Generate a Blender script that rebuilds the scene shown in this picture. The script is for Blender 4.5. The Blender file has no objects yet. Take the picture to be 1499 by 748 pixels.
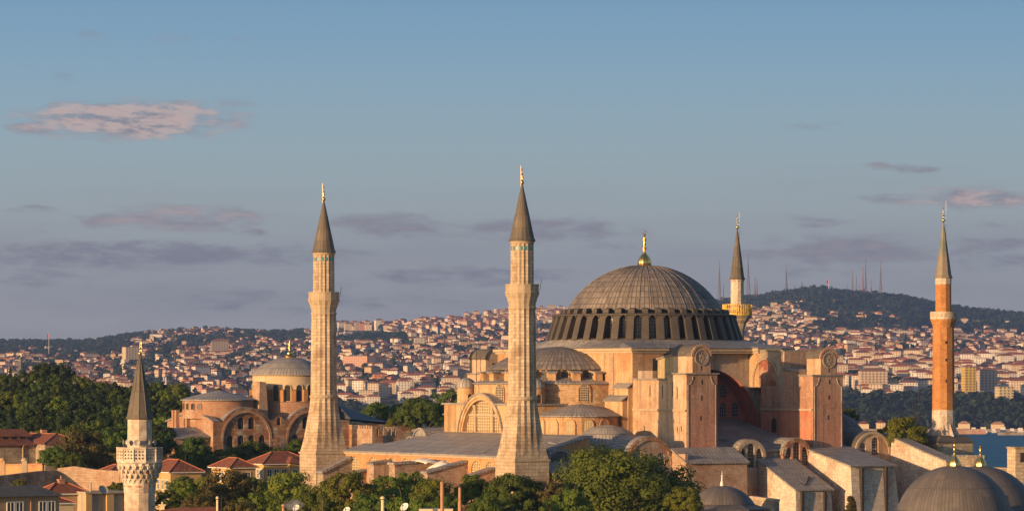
import bpy, math, random
from math import sin, cos, pi, radians, sqrt, atan2, hypot
from mathutils import Vector, Matrix
from mathutils.geometry import tessellate_polygon
C = bpy.context.scene.collection
SC = bpy.context.scene

# ------------------------------------------------------------------ camera
HC = 36.0                       # eye height above the church floor
FPX = 5750.0                    # focal length in photograph pixels (1499 wide)
HX, HY = 749.5, 548.0           # vanishing point of the view axis
cd = bpy.data.cameras.new('camera')
cam = bpy.data.objects.new('camera', cd); C.objects.link(cam)
cam.location = (0, 0, HC); cam.rotation_euler = (radians(90), 0, 0)
cd.sensor_width = 36.0; cd.lens = FPX / 1499 * 36.0
cd.shift_y = (HY - 374.0) / 1499
cd.clip_start = 1.0; cd.clip_end = 60000
SC.camera = cam

# ------------------------------------------------------------------ sun
SUN_EL, SUN_AZ = 7.0, 221.5    # degrees; azimuth counter-clockwise from +X
sd = Vector((cos(radians(SUN_EL)) * cos(radians(SUN_AZ)), cos(radians(SUN_EL)) * sin(radians(SUN_AZ)), sin(radians(SUN_EL))))
sl = bpy.data.lights.new('sun', 'SUN'); sl.energy = 5.0; sl.angle = radians(0.55); sl.color = (1.0, 0.59, 0.275)
so = bpy.data.objects.new('sun', sl); C.objects.link(so)
so.rotation_euler = sd.to_track_quat('Z', 'Y').to_euler()

# ------------------------------------------------------------------ world: Nishita sky with thin evening clouds
W = bpy.data.worlds.new('World'); SC.world = W; W.use_nodes = True
def build_world():
    nt = W.node_tree; nt.nodes.clear(); L = nt.links
    def nd(t, **k):
        n = nt.nodes.new(t)
        for a, b in k.items(): setattr(n, a, b)
        return n
    def mth(op, a, b=None, c=None, clamp=False):
        n = nd('ShaderNodeMath', operation=op, use_clamp=clamp)
        for i, x in enumerate((a, b, c)):
            if x is None: continue
            if isinstance(x, (int, float)): n.inputs[i].default_value = x
            else: L.new(x, n.inputs[i])
        return n.outputs[0]
    def mix(f, a, b, blend='MIX'):
        n = nd('ShaderNodeMix', data_type='RGBA', blend_type=blend)
        for i, x in ((0, f), (6, a), (7, b)):
            if isinstance(x, (int, float)): n.inputs[i].default_value = x
            elif isinstance(x, tuple): n.inputs[i].default_value = (*x, 1)
            else: L.new(x, n.inputs[i])
        return n.outputs[2]
    sky = nd('ShaderNodeTexSky', sky_type='NISHITA', sun_disc=False)
    sky.sun_elevation = radians(SUN_EL); sky.sun_rotation = radians(90 - SUN_AZ)
    sky.air_density = 1.0; sky.dust_density = 1.2; sky.ozone_density = 2.0; sky.altitude = 60
    tc = nd('ShaderNodeTexCoord')
    sp = nd('ShaderNodeSeparateXYZ'); L.new(tc.outputs['Generated'], sp.inputs[0])
    x, y, z = sp.outputs
    az = mth('MULTIPLY', mth('ARCTAN2', x, y), FPX)             # in 1/5750 radian
    el = mth('MULTIPLY', mth('ARCSINE', z), FPX)
    P = nd('ShaderNodeCombineXYZ'); L.new(az, P.inputs[0]); L.new(el, P.inputs[1])
    # evening sky low opposite the sun: mauve grey at the horizon through grey to blue
    t = mth('DIVIDE', el, 620.0, clamp=True)
    cr = nd('ShaderNodeValToRGB'); L.new(t, cr.inputs[0])
    e = cr.color_ramp.elements
    SKYRAMP = [(0.0, (0.306, 0.298, 0.300)), (0.12, (0.318, 0.314, 0.317)), (0.25, (0.312, 0.322, 0.328)), (0.38, (0.300, 0.345, 0.352)), (0.52, (0.262, 0.348, 0.375)),
               (0.75, (0.182, 0.305, 0.405)), (1.0, (0.112, 0.235, 0.375))]
    e[0].position, e[0].color = SKYRAMP[0][0], (*SKYRAMP[0][1], 1)
    e[1].position, e[1].color = SKYRAMP[-1][0], (*SKYRAMP[-1][1], 1)
    for p, c in SKYRAMP[1:-1]:
        k = e.new(p); k.color = (*c, 1)
    hi = mth('DIVIDE', mth('SUBTRACT', el, 620.0), 2200.0, clamp=True)
    nsky = mix(1.0, sky.outputs[0], (SKY_STR,) * 3, 'MULTIPLY')
    # the band opposite the sun only; the rest of the dome is plain Nishita
    front = mth('SUBTRACT', 1.0, mth('DIVIDE', mth('SUBTRACT', mth('ABSOLUTE', az), 3000.0), 4000.0, clamp=True), clamp=True)
    low = mth('MULTIPLY', mth('SUBTRACT', 1.0, hi), front)
    base = mix(low, nsky, cr.outputs[0])
    # clouds: soft flattened patches (azimuth, elevation, half width, half height, strength, pink)
    CL = [(190,178,150,27,1.25,1.0),(60,191,70,11,.8,.5),(330,153,60,8,.5,.3),(270,320,120,19,.9,.6),(160,325,50,16,.7,.2),(360,318,40,9,.5,.1),
          (215,374,300,19,.95,0),(500,371,60,8,.5,0),(580,330,90,18,.95,.15),(640,318,40,8,.5,.1),(800,336,130,18,.9,.1),(700,404,150,15,.8,0),
          (60,408,110,17,.6,.1),(50,308,40,7,.6,0),(66,335,26,8,.5,0),(108,330,14,8,.4,0),(370,341,26,7,.5,0),
          (1284,246,20,8,.7,.3),(1335,249,34,7,.7,.1),(1420,292,95,17,1.0,.9),(1310,290,55,9,.7,.4),(1190,326,55,12,.65,.1),
          (1230,368,140,22,.95,.25),(1450,372,80,26,.75,.1),(1190,185,44,8,.45,.1),(240,55,50,14,.4,.1),(130,57,34,8,.3,0),(348,57,26,7,.3,0),
          (98,115,22,10,.35,0),(1200,400,90,12,.45,0),(420,440,300,24,.5,0),(1480,330,60,10,.4,.1),(900,360,60,10,.4,0)]
    m = None; pk = None
    for (cx, cy, sx, sy, st, pnk) in CL:
        v = nd('ShaderNodeVectorMath', operation='SUBTRACT'); L.new(P.outputs[0], v.inputs[0]); v.inputs[1].default_value = (cx - HX, HY - cy, 0)
        s = nd('ShaderNodeVectorMath', operation='MULTIPLY'); L.new(v.outputs[0], s.inputs[0]); s.inputs[1].default_value = (1 / sx, 1 / sy, 0)
        ln = nd('ShaderNodeVectorMath', operation='LENGTH'); L.new(s.outputs[0], ln.inputs[0])
        g = mth('MULTIPLY', mth('SUBTRACT', 1.5, ln.outputs[1], clamp=True), st)
        m = g if m is None else mth('MAXIMUM', m, g)
        if pnk:
            gp = mth('MULTIPLY', g, pnk); pk = gp if pk is None else mth('MAXIMUM', pk, gp)
    def noise(sc, off, det=5, rough=.6):
        mp = nd('ShaderNodeMapping'); L.new(P.outputs[0], mp.inputs[0])
        mp.inputs['Scale'].default_value = sc; mp.inputs['Location'].default_value = off
        n = nd('ShaderNodeTexNoise', noise_dimensions='2D'); L.new(mp.outputs[0], n.inputs['Vector'])
        n.inputs['Scale'].default_value = 1.0; n.inputs['Detail'].default_value = det; n.inputs['Roughness'].default_value = rough
        return n.outputs[0]
    n1 = noise((.014, .055, 1), (3, 7, 0), 9, .66); n1b = noise((.014, .055, 1), (3.22, 6.55, 0), 9, .66)
    thin = noise((.003, .022, 1), (11, 2, 0), 4)
    d = mth('ADD', m, mth('MULTIPLY', mth('SUBTRACT', n1, .5), 2.3))
    dens = nd('ShaderNodeMapRange', interpolation_type='SMOOTHSTEP'); L.new(d, dens.inputs[0])
    dens.inputs[1].default_value = .20; dens.inputs[2].default_value = 1.2
    dn = mth('MULTIPLY', dens.outputs[0], mth('MINIMUM', mth('MULTIPLY', m, 2.2), 1.0))
    lit = mth('ADD', .45, mth('MULTIPLY', mth('SUBTRACT', n1, n1b), 3.2), clamp=True)
    pf = mth('MULTIPLY', mth('MULTIPLY', pk, lit), 1.5, clamp=True)
    ccol = mix(pf, (0.198, 0.192, 0.224), (0.44, 0.335, 0.31))
    veil = mth('MULTIPLY', mth('SUBTRACT', thin, .42, clamp=True), mth('SUBTRACT', 1.0, mth('DIVIDE', el, 330.0, clamp=True)))
    base = mix(mth('MULTIPLY', mth('MULTIPLY', veil, 2.6, clamp=True), front), base, (0.256, 0.254, 0.268))
    col = mix(mth('MULTIPLY', dn, .95), base, ccol)
    bg = nd('ShaderNodeBackground'); L.new(col, bg.inputs[0]); bg.inputs[1].default_value = SKY_GAIN
    out = nd('ShaderNodeOutputWorld'); L.new(bg.outputs[0], out.inputs[0])
SKY_STR, SKY_GAIN = 0.12, 0.88
build_world()
W.cycles.sampling_method = 'MANUAL'; W.cycles.sample_map_resolution = 512

SC.view_settings.view_transform = 'Standard'; SC.view_settings.look = 'None'
SC.view_settings.gamma = 1.0; SC.view_settings.use_curve_mapping = False
SC.view_settings.exposure = 0.68
SC.cycles.max_bounces = 4; SC.cycles.diffuse_bounces = 2; SC.cycles.glossy_bounces = 2; SC.cycles.transmission_bounces = 2; SC.cycles.volume_bounces = 0
SC.cycles.use_denoising = True

# ------------------------------------------------------------------ helpers: frames
UE = Vector((cos(radians(30)), sin(radians(30)), 0)); VN = Vector((-UE.y, UE.x, 0))
def at(px, py, Y):                                  # the world point seen at (px, py) at distance Y
    return Vector(((px - HX) / FPX * Y, Y, HC + (HY - py) / FPX * Y))
class Frame:
    """plan frame (e, n, z) turned 30 degrees, for measuring a building"""
    def __init__(s, o, rot=30): s.o = Vector((o[0], o[1], 0)); s.r = rot; s.u = Vector((cos(radians(rot)), sin(radians(rot)), 0)); s.v = Vector((-s.u.y, s.u.x, 0))
    def loc(s, p): q = p - s.o; return (q.dot(s.u), q.dot(s.v), p.z)
    def on_e(s, px, py, e):
        d = at(px, py, 1.0) - Vector((0, 0, HC)); t = (e + s.o.dot(s.u)) / (d.dot(s.u)); return s.loc(d * t + Vector((0, 0, HC)))
    def on_n(s, px, py, n):
        d = at(px, py, 1.0) - Vector((0, 0, HC)); t = (n + s.o.dot(s.v)) / (d.dot(s.v)); return s.loc(d * t + Vector((0, 0, HC)))
    def world(s, e, n, z=0): return s.o + s.u * e + s.v * n + Vector((0, 0, z))
SWF = Frame((14.9 / FPX * 700, 700))                # origin: the south-west minaret

# ------------------------------------------------------------------ helpers: materials
MATS = {}
def mat(name, c1, c2=None, ns=.35, c3=None, c3s=.08, c3t=(.52, .62), streak=0.0, streakc=(.05, .04, .035), brick=None, rough=.85, bump=.0, bs=2.0,
        metal=0.0, spec=.25, seam=None, speck=0.0, attr=None, windows=None, redz=None, coords='Object', rnd=0.0):
    m = bpy.data.materials.new(name); m.use_nodes = True; nt = m.node_tree; L = nt.links; nt.nodes.clear()
    def nd(t, **k):
        n = nt.nodes.new(t)
        for a, b in k.items(): setattr(n, a, b)
        return n
    def mth(op, a, b=None, clamp=False):
        n = nd('ShaderNodeMath', operation=op, use_clamp=clamp)
        for i, x in enumerate((a, b)):
            if x is None: continue
            if isinstance(x, (int, float)): n.inputs[i].default_value = x
            else: L.new(x, n.inputs[i])
        return n.outputs[0]
    def mix(f, a, b, blend='MIX'):
        n = nd('ShaderNodeMix', data_type='RGBA', blend_type=blend)
        for i, x in ((0, f), (6, a), (7, b)):
            if isinstance(x, (int, float)): n.inputs[i].default_value = x
            elif isinstance(x, tuple): n.inputs[i].default_value = (*x, 1)
            else: L.new(x, n.inputs[i])
        return n.outputs[2]
    def rng(v, a, b):
        n = nd('ShaderNodeMapRange'); L.new(v, n.inputs[0]); n.inputs[1].default_value = a; n.inputs[2].default_value = b; return n.outputs[0]
    tc = nd('ShaderNodeTexCoord')
    def noise(scale, det=5, stretch=None, rough_=.6):
        src = tc.outputs[coords]
        if stretch:
            mp = nd('ShaderNodeMapping'); L.new(src, mp.inputs[0]); mp.inputs['Scale'].default_value = stretch; src = mp.outputs[0]
        n = nd('ShaderNodeTexNoise'); L.new(src, n.inputs['Vector']); n.inputs['Scale'].default_value = scale
        n.inputs['Detail'].default_value = det; n.inputs['Roughness'].default_value = rough_
        return n.outputs[0]
    n1 = noise(ns)
    if attr:
        a = nd('ShaderNodeAttribute', attribute_name=attr); base = mix(mth('MULTIPLY', rng(n1, .35, .7), .35), a.outputs[0], c2 or (.2, .18, .16))
    else:
        base = mix(rng(n1, .36, .64), c1, c2 or c1)
    if c3: base = mix(rng(noise(c3s, 6, rough_=.65), *c3t), base, c3)
    if redz:
        # repainted zone: (colour, zlow, zhigh) fades in towards zlow with a ragged edge
        s = nd('ShaderNodeSeparateXYZ'); L.new(tc.outputs[coords], s.inputs[0])
        h = mth('ADD', s.outputs[2], mth('MULTIPLY', mth('SUBTRACT', noise(.22, 6), .5), 14.0))
        f = nd('ShaderNodeMapRange'); L.new(h, f.inputs[0]); f.inputs[1].default_value = redz[2]; f.inputs[2].default_value = redz[1]
        base = mix(mth('MULTIPLY', f.outputs[0], .85), base, redz[0])
    if speck:
        sk = rng(noise(2.2, 6, rough_=.7), .3, .7); base = mix(speck, base, mix(1.0, base, mix(sk, (.55, .52, .5), (1.22, 1.2, 1.18)), 'MULTIPLY'))
        wk = rng(noise(.16, 7, (1, 1, .6), .68), .5, .56); base = mix(mth('MULTIPLY', wk, speck*.8), base, mix(1.0, base, (.72, .64, .58), 'MULTIPLY'))
    hgt = n1
    if brick:
        b = nd('ShaderNodeTexBrick'); L.new(tc.outputs['UV'], b.inputs['Vector'])
        b.inputs['Scale'].default_value = 1.0; b.inputs['Brick Width'].default_value = brick[0]; b.inputs['Row Height'].default_value = brick[1]
        b.inputs['Mortar Size'].default_value = brick[2]; b.inputs['Mortar Smooth'].default_value = .3; b.inputs['Bias'].default_value = -.1
        lo, hi, mo = brick[3], brick[4], brick[5]
        b.inputs['Color1'].default_value = (lo, lo, lo, 1); b.inputs['Color2'].default_value = (hi, hi, hi, 1); b.inputs['Mortar'].default_value = (mo, mo, mo, 1)
        if len(brick) > 6: b.offset = brick[6]
        base = mix(1.0, base, b.outputs[0], 'MULTIPLY')
        hgt = mth('ADD', mth('MULTIPLY', n1, .4), mth('MULTIPLY', b.outputs[1], -.8))
    if streak:
        st = noise(1.0, 4, (1.1, 1.1, .05)); base = mix(mth('MULTIPLY', rng(st, .5, .72), streak), base, streakc)
    if windows:
        uv = nd('ShaderNodeSeparateXYZ'); L.new(tc.outputs['UV'], uv.inputs[0])
        fu = mth('FRACT', mth('DIVIDE', uv.outputs[0], windows[0])); fv = mth('FRACT', mth('DIVIDE', uv.outputs[1], windows[1]))
        w = mth('MULTIPLY', mth('LESS_THAN', mth('ABSOLUTE', mth('SUBTRACT', fu, .5)), windows[2]), mth('LESS_THAN', mth('ABSOLUTE', mth('SUBTRACT', fv, .5)), windows[3]))
        base = mix(mth('MULTIPLY', w, windows[4]), base, (.05, .05, .06))
    if rnd:
        oi = nd('ShaderNodeObjectInfo')
        hs = nd('ShaderNodeHueSaturation'); L.new(base, hs.inputs['Color'])
        L.new(mth('ADD', 1 - rnd, mth('MULTIPLY', oi.outputs['Random'], 2 * rnd)), hs.inputs['Value'])
        L.new(mth('ADD', .5 - rnd * .06, mth('MULTIPLY', oi.outputs['Random'], .12 * rnd)), hs.inputs['Hue'])
        base = hs.outputs[0]
    p = nd('ShaderNodeBsdfPrincipled'); L.new(base, p.inputs['Base Color'])
    p.inputs['Roughness'].default_value = rough; p.inputs['Metallic'].default_value = metal; p.inputs['Specular IOR Level'].default_value = spec
    if bump:
        bm = nd('ShaderNodeBump'); bm.inputs['Strength'].default_value = bump; bm.inputs['Distance'].default_value = .12
        L.new(mth('ADD', hgt, mth('MULTIPLY', noise(bs, 4), .6)), bm.inputs['Height']); L.new(bm.outputs[0], p.inputs['Normal'])
    o = nd('ShaderNodeOutputMaterial'); L.new(p.outputs[0], o.inputs[0])
    MATS[name] = m
    return m
def leafmat(name, c1, c2, trans=.3, rnd=.25):
    m = mat(name, c1, c2, ns=.9, rough=.75, spec=.15, rnd=rnd)
    nt = m.node_tree; p = [n for n in nt.nodes if n.type == 'BSDF_PRINCIPLED'][0]; o = [n for n in nt.nodes if n.type == 'OUTPUT_MATERIAL'][0]
    t = nt.nodes.new('ShaderNodeBsdfTranslucent'); src = p.inputs['Base Color'].links[0].from_socket; nt.links.new(src, t.inputs[0])
    x = nt.nodes.new('ShaderNodeMixShader'); x.inputs[0].default_value = trans
    nt.links.new(p.outputs[0], x.inputs[1]); nt.links.new(t.outputs[0], x.inputs[2]); nt.links.new(x.outputs[0], o.inputs[0])
    return m

# plaster, stone, lead ...
mat('plaster_ochre', (.52, .34, .18), (.58, .41, .25), .4, (.46, .26, .13), .12, streak=.5, bump=.25, speck=.65)
mat('plaster_pink', (.46, .25, .17), (.54, .33, .23), .35, (.50, .38, .29), .1, streak=.25, bump=.2, speck=.65)
mat('plaster_tower', (.50, .37, .27), (.42, .31, .23), .35, (.48, .28, .2), .13, streak=.5, bump=.2, redz=((.47, .235, .17), 24.0, 41.0), speck=.8)
mat('plaster_side', (.55, .40, .27), (.60, .46, .33), .4, (.48, .33, .22), .15, streak=.5, bump=.2, speck=.65)
mat('plaster_grey', (.38, .32, .26), (.44, .37, .30), .3, (.36, .21, .15), .12, streak=.4, bump=.2, speck=.65)
mat('plaster_red', (.54, .165, .11), (.58, .20, .135), .3, (.36, .2, .14), .1, streak=.25, bump=.15, speck=.5)
mat('plaster_low', (.50, .20, .125), (.55, .25, .16), .3, (.44, .27, .19), .12, streak=.35, bump=.15, speck=.6)
mat('fresco', (.34, .17, .11), (.42, .30, .22), .45, (.27, .09, .06), .35, (.48, .58), streak=.3, bump=.15)
mat('plaster_orange', (.58, .30, .13), (.62, .36, .18), .3, (.5, .25, .13), .15, streak=.2, bump=.15, speck=.65)
mat('rubble', (.42, .28, .19), (.52, .38, .27), .9, (.38, .22, .14), .25, brick=(.8, .32, .05, .8, 1.08, .72), bump=.5)
mat('rubble_sunlit', (.60, .41, .24), (.68, .50, .32), .9, (.54, .33, .18), .25, brick=(.8, .32, .05, .8, 1.08, .72), bump=.4, speck=.8)  # brightened copy of rubble: sunlight on the apse wall put into its colour
mat('brickwork', (.38, .205, .13), (.46, .28, .18), .5, (.48, .37, .27), .16, (.5, .6), brick=(.7, .22, .05, .75, 1.1, .85), bump=.4)
mat('old_brick', (.40, .205, .11), (.47, .28, .165), .5, (.54, .43, .32), .3, (.5, .56), brick=(2.2, .85, .12, .66, 1.16, .72), bump=.5, streak=.35, speck=.9)
mat('fine_brick', (.52, .245, .085), (.57, .29, .115), .5, brick=(.5, .25, .03, .82, 1.05, .8), bump=.25, streak=.12, speck=.65)
mat('ashlar', (.56, .45, .325), (.62, .52, .39), .5, (.42, .32, .22), .2, brick=(1.5, .62, .05, .82, 1.07, .58), bump=.35, streak=.22, speck=.6)
mat('ashlar_white', (.66, .58, .49), (.70, .63, .55), .5, (.58, .47, .38), .25, brick=(1.2, .55, .025, .86, 1.05, .75), bump=.25, streak=.15, speck=.9)
mat('weathered_stone', (.42, .35, .27), (.5, .43, .34), .5, (.30, .25, .20), .2, brick=(1.3, .5, .04, .78, 1.06, .66), bump=.4, streak=.45, speck=.9)
mat('trim_stone', (.46, .37, .26), (.40, .32, .23), .8, bump=.15, streak=.2)
mat('lead', (.33, .31, .30), (.265, .255, .25), .5, (.37, .34, .31), .15, brick=(.8, 2.4, .10, .82, 1.10, .46), rough=.55, spec=.35, bump=.35)
mat('lead_dark', (.14, .13, .125), (.105, .10, .098), .6, (.18, .16, .14), .2, brick=(.9, 2.2, .05, .86, 1.06, .6), rough=.6, spec=.3, bump=.3)
mat('lead_dome', (.27, .235, .205), (.205, .18, .165), .4, (.155, .138, .13), .12, brick=(.95, 1.5, .10, .74, 1.14, .42, .0), rough=.6, spec=.3, bump=.45)
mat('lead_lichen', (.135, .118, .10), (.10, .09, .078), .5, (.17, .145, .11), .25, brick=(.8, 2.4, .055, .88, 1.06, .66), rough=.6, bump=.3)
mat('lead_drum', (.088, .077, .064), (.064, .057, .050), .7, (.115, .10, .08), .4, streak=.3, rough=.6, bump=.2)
mat('rubble_red', (.42, .30, .22), (.50, .38, .29), 1.1, (.34, .22, .16), .3, brick=(.75, .4, .06, .7, 1.12, .8), bump=.6)
mat('gold', (.86, .56, .18), (.76, .47, .14), 2.0, rough=.28, metal=1.0)
mat('dark_glass', (.028, .026, .028), (.05, .045, .042), 3.0, rough=.3, spec=.4)
mat('blue_glass', (.045, .06, .085), (.07, .09, .12), 2.0, rough=.25, spec=.5)
mat('lattice_pane', (.42, .34, .18), (.32, .26, .14), 2.0, rough=.5)
mat('lattice_bar', (.62, .52, .36), (.55, .45, .3), 1.0)
mat('iron', (.035, .03, .028), (.05, .045, .04), 1.0, rough=.6)
mat('tile_roof', (.26, .09, .05), (.32, .125, .07), .8, (.19, .08, .05), .3, brick=(.35, .5, .06, .8, 1.12, .62), bump=.5, bs=3)
mat('tile_ridge', (.42, .16, .085), (.36, .13, .07), 1.0)
mat('slate_blue', (.075, .09, .115), (.10, .115, .14), .4, brick=(.7, 3.0, .05, .9, 1.05, .65), rough=.5, bump=.3)
mat('yellow_wall', (.58, .40, .13), (.62, .44, .17), .5, streak=.12)
mat('cream_wall', (.66, .52, .32), (.70, .57, .38), .5, streak=.15)
mat('ochre_wall', (.50, .33, .14), (.54, .37, .18), .5, streak=.15)
mat('brown_wall', (.36, .25, .15), (.40, .29, .18), .5, streak=.2)
mat('white_paint', (.74, .72, .68), (.70, .68, .64), 1.0, rough=.5)
mat('concrete', (.40, .33, .25), (.46, .39, .3), .8, streak=.3, bump=.15)
mat('white_tarp', (.72, .68, .62), (.64, .6, .55), .8, bump=.3)
mat('speaker_grey', (.36, .35, .34), (.3, .29, .28), 2.0, rough=.4)
mat('terracotta', (.38, .20, .125), (.43, .25, .16), 1.5)
mat('bark', (.10, .075, .05), (.14, .11, .08), 2.0, bump=.4)
mat('red_cloth', (.55, .03, .03), (.5, .03, .03), 1.0)
mat('mast_paint', (.20, .17, .17), (.17, .15, .155), .02)
mat('mast_red', (.34, .15, .13), (.30, .14, .12), .02)
mat('blue_tile', (.05, .22, .26), (.08, .30, .34), 2.0, rough=.3)
mat('scaffold_gold', (.62, .42, .08), (.55, .35, .06), 1.0, rough=.45, metal=.3)
leafmat('leaf_green', (.110, .165, .024), (.170, .210, .035), .42)
leafmat('leaf_dark', (.070, .118, .020), (.115, .158, .028), .38)
leafmat('leaf_light', (.160, .200, .027), (.215, .230, .038), .42)
leafmat('leaf_olive', (.105, .102, .028), (.140, .125, .040))
leafmat('leaf_pine', (.022, .045, .018), (.04, .06, .024))
leafmat('leaf_deep', (.032, .058, .014), (.056, .082, .020), .3)
leafmat('leaf_far', (.026, .050, .024), (.046, .064, .026), .15, 0)

# ------------------------------------------------------------------ helpers: meshes
class MB:
    def __init__(s): s.v = []; s.f = []; s.uv = {}; s.col = None
    def face(s, pts, uv=None):
        i = len(s.v); s.v.extend(tuple(p) for p in pts); s.f.append(tuple(range(i, i + len(pts))))
        if uv: s.uv[len(s.f) - 1] = uv
    def box(s, x0, x1, y0, y1, z0, z1):
        i = len(s.v)
        s.v += [(x0,y0,z0),(x1,y0,z0),(x1,y1,z0),(x0,y1,z0),(x0,y0,z1),(x1,y0,z1),(x1,y1,z1),(x0,y1,z1)]
        s.f += [tuple(i+k for k in q) for q in ((3,2,1,0),(4,5,6,7),(0,1,5,4),(1,2,6,5),(2,3,7,6),(3,0,4,7))]
        return s
    def hexa(s, b, t):                              # bottom ring, top ring (4 points each, counter-clockwise from above)
        s.prism(b, t); return s
    def prism(s, b, t):
        n = len(b); i = len(s.v); s.v += [tuple(p) for p in b] + [tuple(p) for p in t]
        s.f.append(tuple(i + k for k in reversed(range(n)))); s.f.append(tuple(i + n + k for k in range(n)))
        for k in range(n): s.f.append((i+k, i+(k+1)%n, i+n+(k+1)%n, i+n+k))
        return s
    def extrude(s, poly, d):                        # planar polygon pushed along vector d
        d = Vector(d); b = [Vector(p) for p in poly]; return s.prism(b, [p + d for p in b])
    def revolve(s, prof, cx=0, cy=0, seg=32, a0=0, a1=2*pi, mod=None, capb=False, capt=False):
        """prof: [(r, z)]; uv in metres"""
        full = abs(a1 - a0 - 2*pi) < 1e-6; cols = seg if full else seg + 1; base = len(s.v)
        rmax = max(p[0] for p in prof); vv = [0]
        for k in range(1, len(prof)): vv.append(vv[-1] + hypot(prof[k][0]-prof[k-1][0], prof[k][1]-prof[k-1][1]))
        for (r, z) in prof:
            for k in range(cols):
                a = a0 + (a1 - a0) * k / seg; q = r * (mod(k, a) if mod else 1); s.v.append((cx + q*cos(a), cy + q*sin(a), z))
        for j in range(len(prof) - 1):
            for k in range(seg):
                k2 = (k + 1) % cols
                s.f.append((base+j*cols+k, base+j*cols+k2, base+(j+1)*cols+k2, base+(j+1)*cols+k))
                ua, ub = rmax*(a1-a0)*k/seg, rmax*(a1-a0)*(k+1)/seg
                s.uv[len(s.f)-1] = [(ua, vv[j]), (ub, vv[j]), (ub, vv[j+1]), (ua, vv[j+1])]
        if capb: s.f.append(tuple(base + k for k in reversed(range(cols))))
        if capt: s.f.append(tuple(base + (len(prof)-1)*cols + k for k in range(cols)))
        return s
    def tube(s, pts, r, seg=6, r2=None):
        pts = [Vector(p) for p in pts]; base = len(s.v); n = len(pts)
        for j, p in enumerate(pts):
            d = (pts[min(j+1, n-1)] - pts[max(j-1, 0)]).normalized()
            a = d.cross(Vector((0, 0, 1)) if abs(d.z) < .9 else Vector((1, 0, 0))).normalized(); b = d.cross(a)
            rr = r + ((r2 if r2 is not None else r) - r) * j / max(1, n-1)
            for k in range(seg):
                t = 2*pi*k/seg; s.v.append(tuple(p + a*rr*cos(t) + b*rr*sin(t)))
        for j in range(n-1):
            for k in range(seg): s.f.append((base+j*seg+k, base+j*seg+(k+1)%seg, base+(j+1)*seg+(k+1)%seg, base+(j+1)*seg+k))
        s.f.append(tuple(base+k for k in reversed(range(seg)))); s.f.append(tuple(base+(n-1)*seg+k for k in range(seg)))
        return s
    def facade(s, O, U, D, outer, holes, depth):
        """wall face in the plane O + a*U + b*Z with holes whose reveals go depth along D; D points into the wall"""
        O, U, D = Vector(O), Vector(U), Vector(D); Z = Vector((0, 0, 1)); P = lambda a, b: O + U*a + Z*b
        loops = [outer] + holes; flat = [p for l in loops for p in l]
        tris = tessellate_polygon([[Vector((a, b, 0)) for a, b in l] for l in loops]); i = len(s.v)
        s.v += [tuple(P(a, b)) for a, b in flat]; want = -D
        for t in tris:
            q = [Vector(s.v[i+k]) for k in t]; nrm = (q[1]-q[0]).cross(q[2]-q[0])
            s.f.append(tuple(i+k for k in (t if nrm.dot(want) > 0 else reversed(t))))
        for h in holes:
            for k in range(len(h)):
                a, b = P(*h[k]), P(*h[(k+1) % len(h)]); s.face([a, b, b + D*depth, a + D*depth])
        return s
    def build(s, name, m, parent=None, smooth=False, loc=None):
        me = bpy.data.meshes.new(name); me.from_pydata(s.v, [], s.f); me.update()
        mats = m if isinstance(m, (list, tuple)) else [m]
        for q in mats: me.materials.append(MATS[q] if isinstance(q, str) else q)
        ul = me.uv_layers.new(name='UVMap'); vs = me.vertices; buf = [0.0] * (2 * len(me.loops))
        for p in me.polygons:
            g = s.uv.get(p.index)
            if g:
                for k, li in enumerate(p.loop_indices): buf[2*li], buf[2*li+1] = g[k]
            else:
                n = p.normal
                if abs(n.z) > .985: t = Vector((1, 0, 0)); b = Vector((0, 1, 0))
                else:
                    t = Vector((-n.y, n.x, 0)).normalized(); b = n.cross(t)
                for li in p.loop_indices:
                    c = vs[me.loops[li].vertex_index].co; buf[2*li], buf[2*li+1] = c.dot(t), (c.z if abs(n.z) < .3 else c.dot(b))
        ul.data.foreach_set('uv', buf)
        if s.col:
            a = me.color_attributes.new('col', 'FLOAT_COLOR', 'CORNER'); cb = []
            for p in me.polygons:
                c = s.col[p.index]; cb += [c[0], c[1], c[2], 1.0] * p.loop_total
            a.data.foreach_set('color', cb)
        if getattr(s, 'mi', None): me.polygons.foreach_set('material_index', s.mi)
        if smooth:
            me.polygons.foreach_set('use_smooth', [True] * len(me.polygons))
            try: me.set_sharp_from_angle(angle=radians(smooth if smooth is not True else 40))
            except Exception: pass
        o = bpy.data.objects.new(name, me); C.objects.link(o)
        if parent: o.parent = parent
        if loc is not None: o.location = loc
        return o
def tag(o, label, cat, group=None):
    o['label'] = label; o['category'] = cat
    if group: o['group'] = group
    return o
def empty(name, loc, rz=0):
    o = bpy.data.objects.new(name, None); C.objects.link(o); o.location = loc; o.rotation_euler = (0, 0, rz); return o
def arch(u, w0, w, h, n=10):                        # window outline: centre u, sill w0, width w, total height h (round headed)
    r = w / 2; sp = w0 + h - r
    return [(u - r, w0), (u + r, w0)] + [(u + r*cos(pi*k/n), sp + r*sin(pi*k/n)) for k in range(n+1)]
def seg_arch(u, w0, w, rise, h, n=14):              # flatter round head
    return [(u - w/2, w0), (u + w/2, w0)] + [(u + w/2*cos(pi*k/n), w0 + h - rise + rise*sin(pi*k/n)) for k in range(n+1)]
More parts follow.
